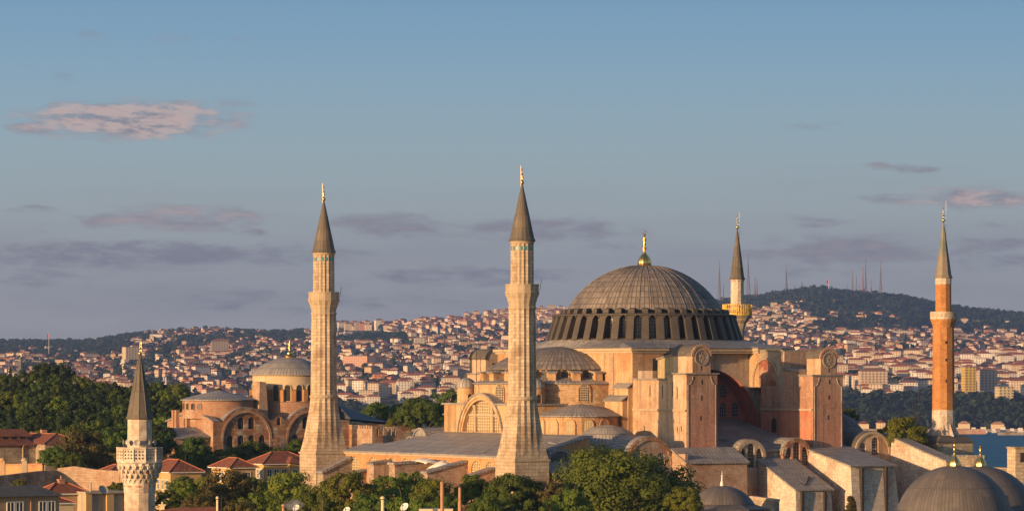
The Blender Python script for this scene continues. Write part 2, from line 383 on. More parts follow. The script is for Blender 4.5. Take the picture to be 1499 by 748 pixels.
def pane(parent, O, U, D, loop, depth, m='dark_glass', bars=None, barm='lattice_bar', name='window', bw=.07, lattice=None):
    """glazing at the back of an opening; bars=(nx, ny)"""
    O, U, D = Vector(O), Vector(U), Vector(D); Z = Vector((0, 0, 1))
    mb = MB(); mb.facade(O + D*(depth - .04), U, D, loop, [], 0); o = mb.build(name, m, parent)
    if bars:
        us = [p[0] for p in loop]; ws = [p[1] for p in loop]; u0, u1, w0, w1 = min(us), max(us), min(ws), max(ws)
        def span_w(u):                              # vertical extent of the loop at u
            r = (u1-u0)/2; c = (u0+u1)/2; sp = [w for (q, w) in loop if abs(q-u1) < 1e-6]; sp = max(sp); rise = w1 - sp
            return w0, sp + rise*sqrt(max(0, 1 - ((u-c)/r)**2))
        def span_u(w):
            r = (u1-u0)/2; c = (u0+u1)/2; sp = max(q[1] for q in loop if abs(q[0]-u1) < 1e-6); rise = max(w1 - sp, 1e-6)
            k = 1 if w <= sp else sqrt(max(0, 1 - ((w-sp)/rise)**2)); return c - r*k, c + r*k
        g = MB(); O2 = O + D*(depth - .16)
        def bar(a, b):
            pa, pb = O2 + U*a[0] + Z*a[1], O2 + U*b[0] + Z*b[1]; g.tube([pa, pb], bw, 4)
        for k in range(1, bars[0]):
            u = u0 + (u1-u0)*k/bars[0]; a, b = span_w(u); bar((u, a), (u, b))
        for k in range(0, bars[1]):
            w = w0 + (w1-w0)*(k+.02)/bars[1]; a, b = span_u(w)
            if b - a > .3: bar((a, w), (b, w))
        g.build('lattice', barm, o)
    return o

# ------------------------------------------------------------------ ground, far hills, water
def lerp_tab(t, x):
    if x <= t[0][0]: return t[0][1]
    for (a, p), (b, q) in zip(t, t[1:]):
        if x <= b: return p + (q - p)*(x - a)/(b - a)
    return t[-1][1]
RIDGE = [(-3000,505),(-100,504),(60,503),(130,503),(155,499),(200,492),(260,487),(300,485),(380,488),(420,489),(450,487),(500,481),(560,479),(600,478),(640,474),(680,470),(720,465),(760,462),(800,460),
         (900,455),(1000,449),(1060,442),(1100,438),(1130,433.5),(1160,428.5),(1190,424.5),(1215,426),(1230,429),(1260,431),(1300,435),(1340,441),(1370,447),(1400,452),(1440,458),(1499,462),(1700,470),(4000,490)]
PROF_R = [(0,0),(.012,.05),(.035,.15),(.1,.36),(.29,.57),(.48,.67),(.69,.745),(.84,.87),(1,1)]
PROF_L = [(0,0),(.012,.05),(.035,.15),(.1,.36),(.29,.60),(.48,.755),(.69,.875),(1,1)]
SHORE, TOPD, SEA = 4130.0, 9000.0, -24.0
def wob(a, b): return sin(a*.013 + 1.3*sin(b*.0021))*.5 + sin(a*.031 + b*.0047)*.3 + sin(b*.0093 - a*.021)*.25
def far_z(px, d):
    t = (d - SHORE)/(TOPD - SHORE)
    if t <= 0: return SEA - 5 + 5*max(-1, t*20 + 1) if t > -.05 else SEA - 6
    S = lerp_tab(RIDGE, px); w = min(1, max(0, (px - 850)/250)); w = w*w*(3 - 2*w)
    if t <= 1:
        f = lerp_tab(PROF_R, t)*w + lerp_tab(PROF_L, t)*(1 - w)
        f += .018*wob(px, d)*min(1, t*12)*min(1, (1 - t)*6 + .15)
        return HC - ((632 - (632 - S)*f) - HY)/FPX*d
    zt = HC - (S - HY)/FPX*TOPD
    return max(20, zt - (d - TOPD)*.05)
def smooth(a, b, x): t = min(1, max(0, (x - a)/(b - a))); return t*t*(3 - 2*t)
def near_z(px, d):
    z = 5.0 + 9.5*smooth(690, 930, d)*(1 - smooth(480, 640, px)) + 8*smooth(900, 1150, d)*(1 - smooth(230, 420, px))
    fall = smooth(1250, 1900, d) if px < 1000 else smooth(860, 1500, d)
    return z*(1 - fall) + (SEA - 6)*fall
def ground_z(px, d): return near_z(px, d) if d < 2600 else far_z(px, d)
def gz_at(x, y): return ground_z(HX + x/max(y, 1)*FPX, y)
def build_ground():
    cols = [-9000, -6000, -3500, -2000, -1200, -700, -400] + list(range(-200, 1701, 20)) + [1900, 2300, 3000, 4500, 7000, 10000]
    rows = [60, 200, 400, 500, 560, 620, 680, 720, 760, 800, 840, 880, 920, 960, 1000, 1060, 1120, 1180, 1250, 1320, 1400, 1500, 1600, 1750, 1900, 2300, 2600, 3500, 3900, 4040, 4090, 4130]
    d = 4160
    while d < 9200: rows.append(d); d *= 1.013
    rows += [9400, 9800, 10500, 11500, 13000]
    m = MB(); n = len(cols)
    for d in rows:
        for c in cols: m.v.append(((c - HX)/FPX*d, d, ground_z(c, d)))
    for j in range(len(rows) - 1):
        for i in range(n - 1): m.f.append((j*n + i, j*n + i + 1, (j+1)*n + i + 1, (j+1)*n + i))
    g = m.build('ground', 'earth', smooth=True); g['kind'] = 'structure'
    m = MB(); m.face([(-16000, 900, SEA), (16000, 900, SEA), (16000, 4300, SEA), (-16000, 4300, SEA)]); w = m.build('sea', 'sea_water'); w['kind'] = 'structure'
mat('dry_field', (.20, .15, .10), (.16, .13, .09), .01)
mat('earth', (.075, .080, .040), (.11, .095, .055), .012, (.15, .11, .075), .004, (.56, .64), rough=.95)
def seamat():
    m = mat('sea_water', (.009, .090, .175), (.014, .12, .22), .01, rough=.5, spec=.08)
    nt = m.node_tree; p = [n for n in nt.nodes if n.type == 'BSDF_PRINCIPLED'][0]
    tc = nt.nodes.new('ShaderNodeTexCoord'); mp = nt.nodes.new('ShaderNodeMapping'); mp.inputs['Scale'].default_value = (.05, .012, 1)
    n = nt.nodes.new('ShaderNodeTexNoise'); n.inputs['Detail'].default_value = 6; n.inputs['Roughness'].default_value = .7; b = nt.nodes.new('ShaderNodeBump'); b.inputs['Strength'].default_value = .8; b.inputs['Distance'].default_value = 3
    nt.links.new(tc.outputs['Object'], mp.inputs[0]); nt.links.new(mp.outputs[0], n.inputs['Vector']); nt.links.new(n.outputs[0], b.inputs['Height']); nt.links.new(b.outputs[0], p.inputs['Normal'])
seamat()
build_ground()

# ------------------------------------------------------------------ the great domed mosque (plan frame: e along the nave, n across)
def solid(name, m, parent, *boxes):
    mb = MB()
    for b in boxes: mb.box(*b)
    return mb.build(name, m, parent)
def lean(name, m, parent, pts, th=.25):             # a roof sheet with thickness; pts counter-clockwise from above
    mb = MB(); mb.prism([(p[0], p[1], p[2] - th) for p in pts], pts); return mb.build(name, m, parent)
def roundwin(parent, c, r, a, z0, w, h, bars=(4, 6), frame='trim_stone', panem='lattice_pane', name='window', fw=.28):
    """round-headed window standing on a curved wall (angle a in degrees)"""
    a = radians(a); nrm = Vector((cos(a), sin(a), 0)); U = Vector((-sin(a), cos(a), 0)); O = Vector((c[0], c[1], 0)) + nrm * (r + .02)
    inn = arch(0, z0, w, h); mb = MB()
    out = arch(0, z0 - fw*.6, w + 2*fw, h + 1.6*fw)
    mb.facade(O + nrm*.14, U, -nrm, out, [inn], .3)
    for k in range(len(out)):
        p, q = out[k], out[(k+1) % len(out)]; Z = Vector((0, 0, 1))
        A, B = O + nrm*.14 + U*p[0] + Z*p[1], O + nrm*.14 + U*q[0] + Z*q[1]; mb.face([A, A - nrm*.35, B - nrm*.35, B])
    o = pane(parent, O + nrm*.09, U, -nrm, inn, .05, panem, None, name=name)
    mb.build('frame', frame, o)
    if bars:
        g = MB(); Z = Vector((0, 0, 1)); O3 = O + nrm*.09
        for k in range(1, bars[0]):
            u = -w/2 + w*k/bars[0]; t = z0 + h - w/2 + sqrt(max(0, (w/2)**2 - u*u)); g.tube([O3 + U*u + Z*z0, O3 + U*u + Z*t], .05, 4)
        for k in range(1, bars[1]):
            z = z0 + h*k/bars[1]; q = w/2 if z < z0 + h - w/2 else sqrt(max(0, (w/2)**2 - (z - z0 - h + w/2)**2))
            if q > .15: g.tube([O3 - U*q + Z*z, O3 + U*q + Z*z], .05, 4)
        g.build('lattice', 'lattice_bar', o)
    return o
def barrel(mb, e0, e1, zc, r, n0, n1, axis='n', seg=14, th=.25, over=0):
    """half-cylinder roof; axis n: spans e0..e1 (r = half span), runs n0..n1"""
    c = (e0 + e1) / 2; rr = (e1 - e0) / 2 + over
    for k in range(seg):
        a, b = pi*k/seg, pi*(k+1)/seg
        for (R, flip) in ((1, 0), (1 - th/rr, 1)):
            p = [(c + rr*R*cos(q), zc + rr*R*sin(q)) for q in (a, b)]
            q4 = [(p[0][0], n0, p[0][1]), (p[0][0], n1, p[0][1]), (p[1][0], n1, p[1][1]), (p[1][0], n0, p[1][1])]
            if axis == 'e': q4 = [(y, x, z) for (x, y, z) in q4]; flip = not flip
            ua, ub = rr*a, rr*b; uv = [(n0, ua), (n1, ua), (n1, ub), (n0, ub)]
            mb.face(q4 if not flip else q4[::-1], [(v, u) for u, v in (uv if not flip else uv[::-1])])
        for n in (n0, n1):
            p = [(c + rr*R*cos(q), n, zc + rr*R*sin(q)) for q, R in ((a, 1), (b, 1), (b, 1 - th/rr), (a, 1 - th/rr))]
            if axis == 'e': p = [(y, x, z) for (x, y, z) in p]
            mb.face(p)
    return mb
def gable(parent, e0, e1, zb, zs, n, depth, wall, holes=(), ring='trim_stone', rw=.55, proud=.2, back=3.0):
    """south-facing round gable wall e0..e1, foot zb, springing zs; holes in (e, z); ring moulding along the head"""
    c, r = (e0 + e1)/2, (e1 - e0)/2
    outer = [(e0, zb), (e1, zb)] + [(c + r*cos(pi*k/18), zs + r*sin(pi*k/18)) for k in range(19)]
    mb = MB(); mb.facade((0, n, 0), (1, 0, 0), (0, 1, 0), outer, list(holes), depth)
    mb.face([(e0, n, zb), (e0, n, zs), (e0, n + back, zs), (e0, n + back, zb)]); mb.face([(e1, n, zb), (e1, n + back, zb), (e1, n + back, zs), (e1, n, zs)])
    w = mb.build('gable_wall', wall, parent)
    rg = MB(); ro, ri = r + .12, r - rw
    for k in range(18):
        a, b = pi*k/18, pi*(k+1)/18; q = lambda R, t, y: (c + R*cos(t), y, zs + R*sin(t))
        rg.prism([q(ri, a, n - proud), q(ro, a, n - proud), q(ro, a, n + .3), q(ri, a, n + .3)], [q(ri, b, n - proud), q(ro, b, n - proud), q(ro, b, n + .3), q(ri, b, n + .3)])
    rg.build('arch_moulding', ring, w)
    return w
SN = ((1, 0, 0), (0, 1, 0)); WE = ((0, -1, 0), (1, 0, 0))     # (U, D) of a south-facing and of a west-facing wall

mosque = tag(empty('domed_mosque', SWF.world(0, 0), radians(30)), 'vast ochre and pink mosque with a huge ribbed grey dome and stepped buttress towers', 'mosque')
def build_mosque(R):
    # -------- square base under the dome
    ax, az, ar = 53.2, 25.3, 11.7
    loop = [(ax - ar, 20.0), (ax + ar, 20.0)] + [(ax + ar*cos(pi*k/28), az + ar*sin(pi*k/28)) for k in range(29)]
    mb = MB(); mb.facade((0, 21.5, 0), *SN, [(34.7, 12), (71, 12), (71, 40.5), (34.7, 40.5)], [loop], 0)
    s = mb.build('south_wall', 'plaster_grey', R)
    sf = MB()
    for k in range(len(loop)):
        p, q = loop[k], loop[(k+1) % len(loop)]
        sf.face([(p[0], 21.5, p[1]), (q[0], 21.5, q[1]), (q[0], 26.9, q[1]), (p[0], 26.9, p[1])])
    sf.build('arch_soffit', 'plaster_red', s, smooth=30)
    holes = []
    for k in range(8): holes.append(arch(ax - 9.9 + 2.8*k, 27.9, 1.4, 2.7))
    for k in range(6): holes.append(arch(ax - 7.1 + 2.8*k, 31.6, 1.3, 2.4))
    ty = MB(); ty.facade((0, 26.8, 0), *SN, [(p[0], p[1]) for p in loop], holes, .45)
    t = ty.build('tympanum', 'plaster_red', R)
    for h in holes: pane(t, (0, 26.8, 0), *SN, h, .3, 'blue_glass', (3, 4), 'trim_stone', bw=.045)
    wl = MB()
    wl.face([(34.7, 68, 12), (34.7, 20, 12), (34.7, 20, 40.5), (34.7, 68, 40.5)]); w = wl.build('west_wall', 'plaster_ochre', R)
    solid('pilaster', 'rubble', w, (34.55, 34.72, 25.4, 26.9, 24, 40.4))
    solid('pilaster', 'rubble', w, (34.55, 34.72, 60.0, 61.5, 24, 40.4))
    nb = MB(); nb.face([(71, 20, 12), (71, 68, 12), (71, 68, 40.5), (71, 20, 40.5)]); nb.face([(71, 68, 12), (34.7, 68, 12), (34.7, 68, 40.5), (71, 68, 40.5)]); nb.build('rear_wall', 'plaster_ochre', R)
    # corner piers
    for (e0, e1, n0, n1) in ((34.55, 41.5, 18.5, 24), (62.5, 66.5, 18.0, 21), (34.55, 41.5, 64, 69.2)):
        p = solid('corner_pier', 'plaster_ochre', R, (e0, e1, n0, n1, 33.45 if e0 > 60 else 15, 40.45))
    solid('pier_door', 'dark_glass', p, (39.0, 40.3, 18.44, 18.55, 36.3, 39.0))
    # stepped western buttress beside the pier
    b1 = solid('stepped_buttress', 'plaster_ochre', R, (33.7, 34.56, 18.6, 23.6, 20, 33.6), (32.6, 33.72, 18.9, 25.2, 20, 31.2))
    lean('buttress_cap', 'lead', b1, [(33.4, 18.4, 33.6), (34.6, 18.4, 34.5), (34.6, 23.9, 34.5), (33.4, 23.9, 33.6)])
    lean('buttress_cap', 'lead', b1, [(32.3, 18.7, 31.2), (33.9, 18.7, 32.3), (33.9, 25.5, 32.3), (32.3, 25.5, 31.2)])
    b2 = solid('stepped_buttress', 'plaster_ochre', R, (33.7, 34.56, 65.0, 69.4, 20, 33.6))
    # cornice and the lead skirt up to the drum
    co = MB(); x0, x1, y0, y1 = 34.0, 71.7, 19.3, 68.7
    for (z0, z1, q) in ((40.0, 40.42, .25), (40.42, 40.95, .62)):
        co.box(x0 + .62 - q, x1 - .62 + q, y0 + .62 - q, y1 - .62 + q, z0, z1)
        co.box(34.5 - q, 41.6 + q, 18.45 - q, 22, z0 + .003, z1 + .003); co.box(34.5 - q, 41.6 + q, 66, 69.3 + q, z0 + .003, z1 + .003); co.box(62.4 - q, 66.6 + q, 17.9 - q, 21, z0 + .006, z1 + .006)
    co.build('cornice', 'trim_stone', R)
    cx, cy = 53.7, 45.0; sk = MB(); N = 80; rect = []
    for k in range(N):
        a = 2*pi*k/N; dx, dy = cos(a), sin(a)
        tt = min((x1 + .35 - cx)/dx if dx > 1e-9 else 1e9, (x0 - .35 - cx)/dx if dx < -1e-9 else 1e9, (y1 + .35 - cy)/dy if dy > 1e-9 else 1e9, (y0 - .35 - cy)/dy if dy < -1e-9 else 1e9)
        rect.append((cx + tt*dx, cy + tt*dy, 40.98))
    for k in range(N):
        a, b = 2*pi*k/N, 2*pi*(k+1)/N; k2 = (k+1) % N
        sk.face([rect[k], rect[k2], (cx + 18.6*cos(b), cy + 18.6*sin(b), 42.7), (cx + 18.6*cos(a), cy + 18.6*sin(a), 42.7)])
    for q in ((x0 - .35, y0 - .35), (x1 + .35, y0 - .35), (x0 - .35, y1 + .35), (x1 + .35, y1 + .35)):   # corners
        kk = min(range(N), key=lambda k: hypot(rect[k][0]-q[0], rect[k][1]-q[1]))
        for d in (-2, -1, 0, 1):
            sk.face([rect[(kk+d) % N], (q[0], q[1], 40.98), rect[(kk+d+1) % N]])
    sk.prism([(33.7, 17.6, 40.96), (42.4, 17.6, 40.96), (42.4, 22, 40.96), (33.7, 22, 40.96)], [(33.9, 17.8, 41.1), (42.2, 17.8, 41.1), (41.0, 25, 42.0), (36.4, 25, 42.0)])
    sk.prism([(61.6, 17.1, 40.99), (67.4, 17.1, 40.99), (67.4, 20, 40.99), (61.6, 20, 40.99)], [(61.8, 17.3, 41.15), (67.2, 17.3, 41.15), (66.2, 23, 41.5), (62.8, 23, 41.5)])
    sk.build('roof_skirt', 'lead', R)
    # -------- drum: forty piers, windows between
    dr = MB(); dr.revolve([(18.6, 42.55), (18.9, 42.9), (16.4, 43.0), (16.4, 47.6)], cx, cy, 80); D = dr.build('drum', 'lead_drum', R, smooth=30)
    pm = MB(); pm.prism([(16.3, -.66, 42.7), (19.25, -.72, 42.7), (19.25, .72, 42.7), (16.3, .66, 42.7)], [(16.3, -.66, 47.3), (17.75, -.68, 47.3), (17.75, .68, 47.3), (16.3, .66, 47.3)])
    pm.prism([(16.3, -.78, 47.3), (18.0, -.82, 47.25), (18.0, .82, 47.25), (16.3, .78, 47.3)], [(16.3, -.78, 47.55), (17.6, -.82, 47.5), (17.6, .82, 47.5), (16.3, .78, 47.55)])
    am = MB()                                         # little barrel hood over each window
    for k in range(6):
        a, b = pi*k/6, pi*(k+1)/6; q = lambda r, t: (r*.62*0 + 0, )
        for (R1, R2) in ((.70, .50),):
            P = lambda x, rr, t: (x, rr*cos(t), 46.85 + rr*sin(t))
            am.prism([P(16.3, R2, a), P(17.95, R2, a), P(17.95, R1, a), P(16.3, R1, a)], [P(16.3, R2, b), P(17.95, R2, b), P(17.95, R1, b), P(16.3, R1, b)])
    wm = MB(); wm.facade((16.47, 0, 0), (0, 1, 0), (-1, 0, 0), arch(0, 43.1, 1.15, 3.9), [], 0)
    um = MB(); um.prism([(14.9, -.52, 47.6), (16.6, -.56, 47.6), (16.6, .56, 47.6), (14.9, .52, 47.6)], [(14.9, -.52, 48.75), (16.35, -.54, 48.5), (16.35, .54, 48.5), (14.9, .52, 48.75)])
    bm = MB()
    for u in (-.2, .2): bm.tube([(16.6, u, 43.1), (16.6, u, 46.8)], .05, 4)
    for z in (43.7, 44.4, 45.1, 45.8, 46.4): bm.tube([(16.6, -.56, z), (16.6, .56, z)], .035, 4)
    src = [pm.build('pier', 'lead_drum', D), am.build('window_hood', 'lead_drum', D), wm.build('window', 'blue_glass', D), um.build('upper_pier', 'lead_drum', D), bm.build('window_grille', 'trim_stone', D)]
    for k in range(40):
        for j, s0 in enumerate(src):
            o = s0 if k == 0 else s0.copy()
            if k: C.objects.link(o); o.parent = D
            a = 2*pi*(k + (.5 if j in (0, 3) else 0))/40; o.location = (cx, cy, 0); o.rotation_euler = (0, 0, a)
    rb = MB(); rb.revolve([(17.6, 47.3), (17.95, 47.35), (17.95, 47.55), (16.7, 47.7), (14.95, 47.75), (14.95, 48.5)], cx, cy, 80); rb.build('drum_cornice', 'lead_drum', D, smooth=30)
    # -------- the dome
    Rs, zc = 17.36, 39.94
    a0 = math.acos(15.1/Rs); prof = [(15.3, zc + Rs*sin(a0) - .15)] + [(Rs*cos(a0 + (pi/2 - a0)*k/26), zc + Rs*sin(a0 + (pi/2 - a0)*k/26)) for k in range(27)]
    dm = MB(); dm.revolve(prof, cx, cy, 160, mod=lambda k, a: 1 + (.0026 if k % 4 == 0 else 0)); dome = dm.build('main_dome', 'lead_dome', R, smooth=True)
    rb = MB()
    for k in range(40):
        a = 2*pi*k/40; rb.tube([(cx + (r + .03)*cos(a), cy + (r + .03)*sin(a), z + .03) for (r, z) in prof[1:-3:2]], .07, 5)
    rb.build('seam_rolls', 'lead_dome', dome)
    fi = MB(); fi.revolve([(1.05,56.9),(1.30,57.35),(1.32,57.9),(1.1,58.6),(.72,59.1),(.42,59.45),(.30,59.8),(.26,60.3)], cx, cy, 32, mod=lambda k, a: 1 + .05*cos(8*a))
    fi.revolve([(.26,60.3),(.46,60.42),(.46,60.6),(.26,60.72),(.2,61.1),(.33,61.25),(.33,61.4),(.2,61.55),(.2,61.95),(.42,62.1),(.42,62.28),(.18,62.42),(.15,63.0),(.24,63.15),(.1,63.3)], cx, cy, 16)
    fi.tube([(cx + .34*sin(t), cy - .34*.5*sin(t)*0, 63.62 - .34*cos(t)) for t in [radians(a) for a in range(-150, 151, 25)]], .07, 5)
    fi.build('dome_finial', 'gold', R, smooth=True)

    # -------- western half dome and its stepped walls
    hc = (34.7, 44.3)
    hw = MB(); hw.revolve([(17.0, 20), (17.0, 34.3)], *hc, 40, pi/2, 3*pi/2); H = hw.build('apse_wall', 'rubble_sunlit', R, smooth=30)
    hr = MB(); hr.revolve([(17.35, 34.15), (17.35, 34.4), (13.5, 35.5)], *hc, 40, pi/2, 3*pi/2); hr.build('apse_roof', 'lead', H, smooth=20)
    hu = MB(); hu.revolve([(13.6, 35.3), (13.6, 37.1)], *hc, 40, pi/2, 3*pi/2); hu.build('upper_wall', 'plaster_ochre', H, smooth=30)
    hd = MB(); hd.revolve([(14.3, 36.9), (14.3, 37.12), (13.4, 37.75), (12.2, 38.45), (10.6, 39.25), (8.6, 40.05), (6.2, 40.72), (3.4, 41.2), (0, 41.42)], *hc, 96, pi/2, 3*pi/2, mod=lambda k, a: 1 + .009*(1 if k % 3 == 0 else 0))
    hd.build('half_dome', 'lead_dome', R, smooth=25)
    for k, t in enumerate((-84, -67, -50, -33, -16, 1, 18, 35, 52, 69, 85)):
        a = radians(180 + t); T = Matrix.Translation((hc[0], hc[1], 0)) @ Matrix.Rotation(a, 4, 'Z')
        q = lambda *p: tuple(T @ Vector(p))
        m = MB(); m.prism([q(13.5,-.75,34.5), q(15.9,-.75,34.5), q(15.9,.75,34.5), q(13.5,.75,34.5)], [q(13.5,-.75,36.55), q(15.9,-.75,36.3), q(15.9,.75,36.3), q(13.5,.75,36.55)])
        o = m.build('upper_buttress', 'plaster_ochre', H)
        m = MB(); m.prism([q(13.5,-1.05,36.5), q(16.35,-1.05,36.25), q(16.35,1.05,36.25), q(13.5,1.05,36.5)], [q(13.5,-1.05,36.85), q(16.35,-1.05,36.45), q(16.35,1.05,36.45), q(13.5,1.05,36.85)])
        m.build('cap', 'lead', o)
    for t in (-73, -43, -14, 15, 44, 73):
        roundwin(H, hc, 17.0, 180 + t, 31.0, 2.0, 3.1, (5, 7), 'rubble_sunlit', 'dark_glass')
    for t in (-75, -58, -41, -24, -7, 10, 27, 44, 61, 78):
        roundwin(H, hc, 13.6, 180 + t, 35.25, 1.3, 1.65, None, 'plaster_ochre', 'dark_glass', fw=.2)
    for n in (26.0, 62.6):
        c = (27.8, n)
        x = MB(); x.revolve([(7.7, 20), (7.7, 28.25)], *c, 40); X = x.build('exedra_wall', 'plaster_ochre', R, smooth=30)
        x = MB(); x.revolve([(8.15, 28.1), (8.15, 28.32), (6.4, 28.95), (4.4, 29.65), (2.2, 30.25), (0, 30.5)], *c, 40, mod=lambda k, a: 1 + .012*(k % 2)); x.build('exedra_roof', 'lead', X, smooth=15)
        for a in (172, 198.2, 223.6, 248.6) + ((274,) if n < 40 else ()): roundwin(X, c, 7.7, a, 25.0, 1.7, 2.55, (4, 7) if a != 274 else None, 'plaster_ochre', 'lattice_pane' if a != 274 else 'plaster_pink')

    # -------- four buttress towers
    def tower(e0, e1, n0, n1, prof, bar, sidem, southm='plaster_tower', front=True):
        """prof: [(n from, n to, top)], bar: (e0, e1, n0, n1, springing)"""
        m = MB(); m.mi = []
        for (a, b, z) in prof:
            f0 = len(m.f); m.box(e0, e1, a, b, 12, z)
            m.mi += [2, 2, 1, 0, 0, 0]
        T = m.build('buttress_tower', [sidem, southm, 'lead'], R)
        cp = MB()
        for k, (a, b, z) in enumerate(prof):
            lo = .35 if k == 0 else -.0; a2 = a - .25 if k == 0 else a; z2 = z + .004*k
            cp.box(e0 - .35, e1 + .35, a2, b + .02*k, z2, z2 + .28)
        cp.build('coping', 'lead', T)
        sc_ = MB(); sc_.box(e0 - .3, e0 + .1, n0 + .02, n1 - .1, 29.25, 29.62); sc_.build('string_course', 'trim_stone', T)
        be0, be1, bn0, bn1, zs = bar; r = (be1 - be0)/2; c = (be0 + be1)/2
        ztop = [z for (a, b, z) in prof if a <= bn0 + .5 < b][0]
        fr = [(be0, ztop - .1), (be1, ztop - .1)] + [(c + r*cos(pi*k/14), zs + r*sin(pi*k/14)) for k in range(15)]
        bw = MB(); y0 = bn0 - .012
        bw.facade((0, y0, 0), *SN, fr, [], 0); bw.face([(be0, bn1, ztop), (be0, y0, ztop), (be0, y0, zs), (be0, bn1, zs)]); bw.face([(be1, y0, ztop), (be1, bn1, ztop), (be1, bn1, zs), (be1, y0, zs)])
        bw.facade((0, bn1, 0), (-1, 0, 0), (0, -1, 0), [(-p[0], p[1]) for p in fr], [], 0); bw.mi = None
        B = bw.build('turret_wall', sidem if not front else 'plaster_side', T)
        if front:                                      # the front sheet shares the south plaster
            fs = MB(); fs.facade((0, bn0 - .02, 0), *SN, fr, [], 0); fs.build('turret_front', southm, B)
        br = MB(); barrel(br, be0, be1, zs, r, bn0 + .05, bn1 + .2, 'n', 14, .2, .16); br.build('barrel_roof', 'lead_lichen', B, smooth=30)
        rg = MB()
        for k in range(16):
            a, b = pi*k/16, pi*(k+1)/16; q = lambda R_, t, y: (c + R_*cos(t), y, zs + R_*sin(t))
            rg.prism([q(r-.22, a, bn0-.14), q(r+.22, a, bn0-.14), q(r+.22, a, bn0+.2), q(r-.22, a, bn0+.2)], [q(r-.22, b, bn0-.14), q(r+.22, b, bn0-.14), q(r+.22, b, bn0+.2), q(r-.22, b, bn0+.2)])
        rg.build('arch_moulding', 'plaster_tower' if front else 'lead_dark', B)
        if front:
            md = MB(); zc_ = zs - .25
            for (r0, r1, d) in ((1.28, 1.5, .16), (.95, 1.06, .1)):
                for k in range(28):
                    a, b = 2*pi*k/28, 2*pi*(k+1)/28; q = lambda R_, t, y: (c + R_*cos(t), y, zc_ + R_*sin(t)); y = bn0 - .02
                    md.prism([q(r0, a, y-d), q(r1, a, y-d), q(r1, a, y+.02), q(r0, a, y+.02)], [q(r0, b, y-d), q(r1, b, y-d), q(r1, b, y+.02), q(r0, b, y+.02)])
            for k in range(8):                         # a rosette of petals
                a = 2*pi*k/8; u_ = Vector((cos(a), 0, sin(a))); v_ = Vector((-sin(a), 0, cos(a))); o_ = Vector((c, bn0 - .03, zc_))
                pt = [o_ + u_*x_ + v_*y_ for x_, y_ in ((.12, 0), (.45, -.16), (.85, 0), (.45, .16))]; md.extrude([p + Vector((0, -.1, 0)) for p in pt], (0, .1, 0))
            md.build('medallion', 'plaster_grey', T)
            for (x_, z_) in ((c, zs - 2.6), (c + .1, 34.2), (c, 31.3), (c - .15, 27.6)): solid('window_slit', 'iron', T, (x_ - .13, x_ + .13, bn0 - .03, bn0 + .1, z_, z_ + (1.3 if z_ > 36 else .85)))
            cr = MB()                                  # raised line along the shoulders and edges
            cr.tube([(e1 - .35, bn0 - .02, 13), (e1 - .35, bn0 - .02, ztop - 1.9)] + [(e1 - .35 - 1.05*sin(t) , bn0 - .02, ztop - 1.9 + 1.6*(1 - cos(t))) for t in (.4, .8, 1.2, 1.57)], .1, 5)
            cr.tube([(e0 + .35, bn0 - .02, 13), (e0 + .35, bn0 - .02, ztop - 1.9)] + [(e0 + .35 + 1.05*sin(t) , bn0 - .02, ztop - 1.9 + 1.6*(1 - cos(t))) for t in (.4, .8, 1.2, 1.57)], .1, 5)
            cr.build('edge_moulding', 'plaster_grey', T)
        return T
    t1 = tower(34.7, 41.4, 0, 18.48, [(0, 6.6, 36.0), (6.6, 18.48, 35.0)], (36.0, 39.95, 0, 6.7, 39.35), 'plaster_side'); t1['label'] = 'south-western buttress tower with a medallion under its round top'
    for (n, z, h) in ((3.1, 31.5, 2.2), (3.1, 25.5, 1.0), (1.7, 25.6, 1.0), (4.6, 32, 2.6), (8.2, 31.6, 2.4), (12.5, 32, 2), (14.5, 25.5, 1)): solid('window_slit', 'iron', t1, (34.64, 34.8, n - .09, n + .09, z, z + h))
    sh = MB(); sh.prism([(36.2, 6.75, 35.2), (41.3, 6.75, 35.2), (41.3, 12.2, 35.2), (36.2, 12.2, 35.2)], [(36.2, 6.75, 39.6), (41.3, 6.75, 39.6), (41.3, 12.2, 38.7), (36.2, 12.2, 38.7)]); s_ = sh.build('roof_hut', 'lattice_pane', t1)
    lean('hut_roof', 'lead', s_, [(35.9, 6.75, 39.85), (41.6, 6.75, 39.85), (41.6, 12.5, 38.95), (35.9, 12.5, 38.95)])
    solid('hut_battens', 'lattice_bar', s_, *[(36.14, 36.2, n, n + .12, 35.3, 38.7) for n in (7.4, 8.6, 9.8, 11.0, 12.0)])
    solid('roof_parapet', 'plaster_grey', t1, (35.2, 38, 12.5, 17.6, 35.2, 36.7))
    t2 = tower(62.6, 69.4, 0, 17.4, [(0, 4.5, 35.7), (4.5, 9.5, 36.7), (9.5, 17.4, 40.35)], (64.35, 68.1, 0, 4.6, 38.95), 'plaster_tower'); t2['label'] = 'eastern buttress tower rising above the pink wall'
    solid('upper_pier', 'plaster_grey', t2, (62.6, 69.4, 17.39, 21.6, 33.5, 40.34), (65.1, 69.41, 17.395, 21.6, 12, 33.51))
    nl = [(-19.6, 33.8), (-11.7, 33.8)] + [(-15.65 + 3.95*cos(pi*k/14), 34.9 + 3.95*sin(pi*k/14)) for k in range(15)]
    nm = MB(); nm.facade((62.55, 0, 0), *WE, [(-20.3, 33.6), (-10.0, 33.6), (-10.0, 40.3), (-20.3, 40.3)], [nl], .0); nm.build('niche_wall', 'plaster_grey', t2)
    nm = MB(); nm.facade((62.585, 0, 0), *WE, nl, [], 0); nm.build('blind_niche', 'fresco', t2)
    rg = MB()
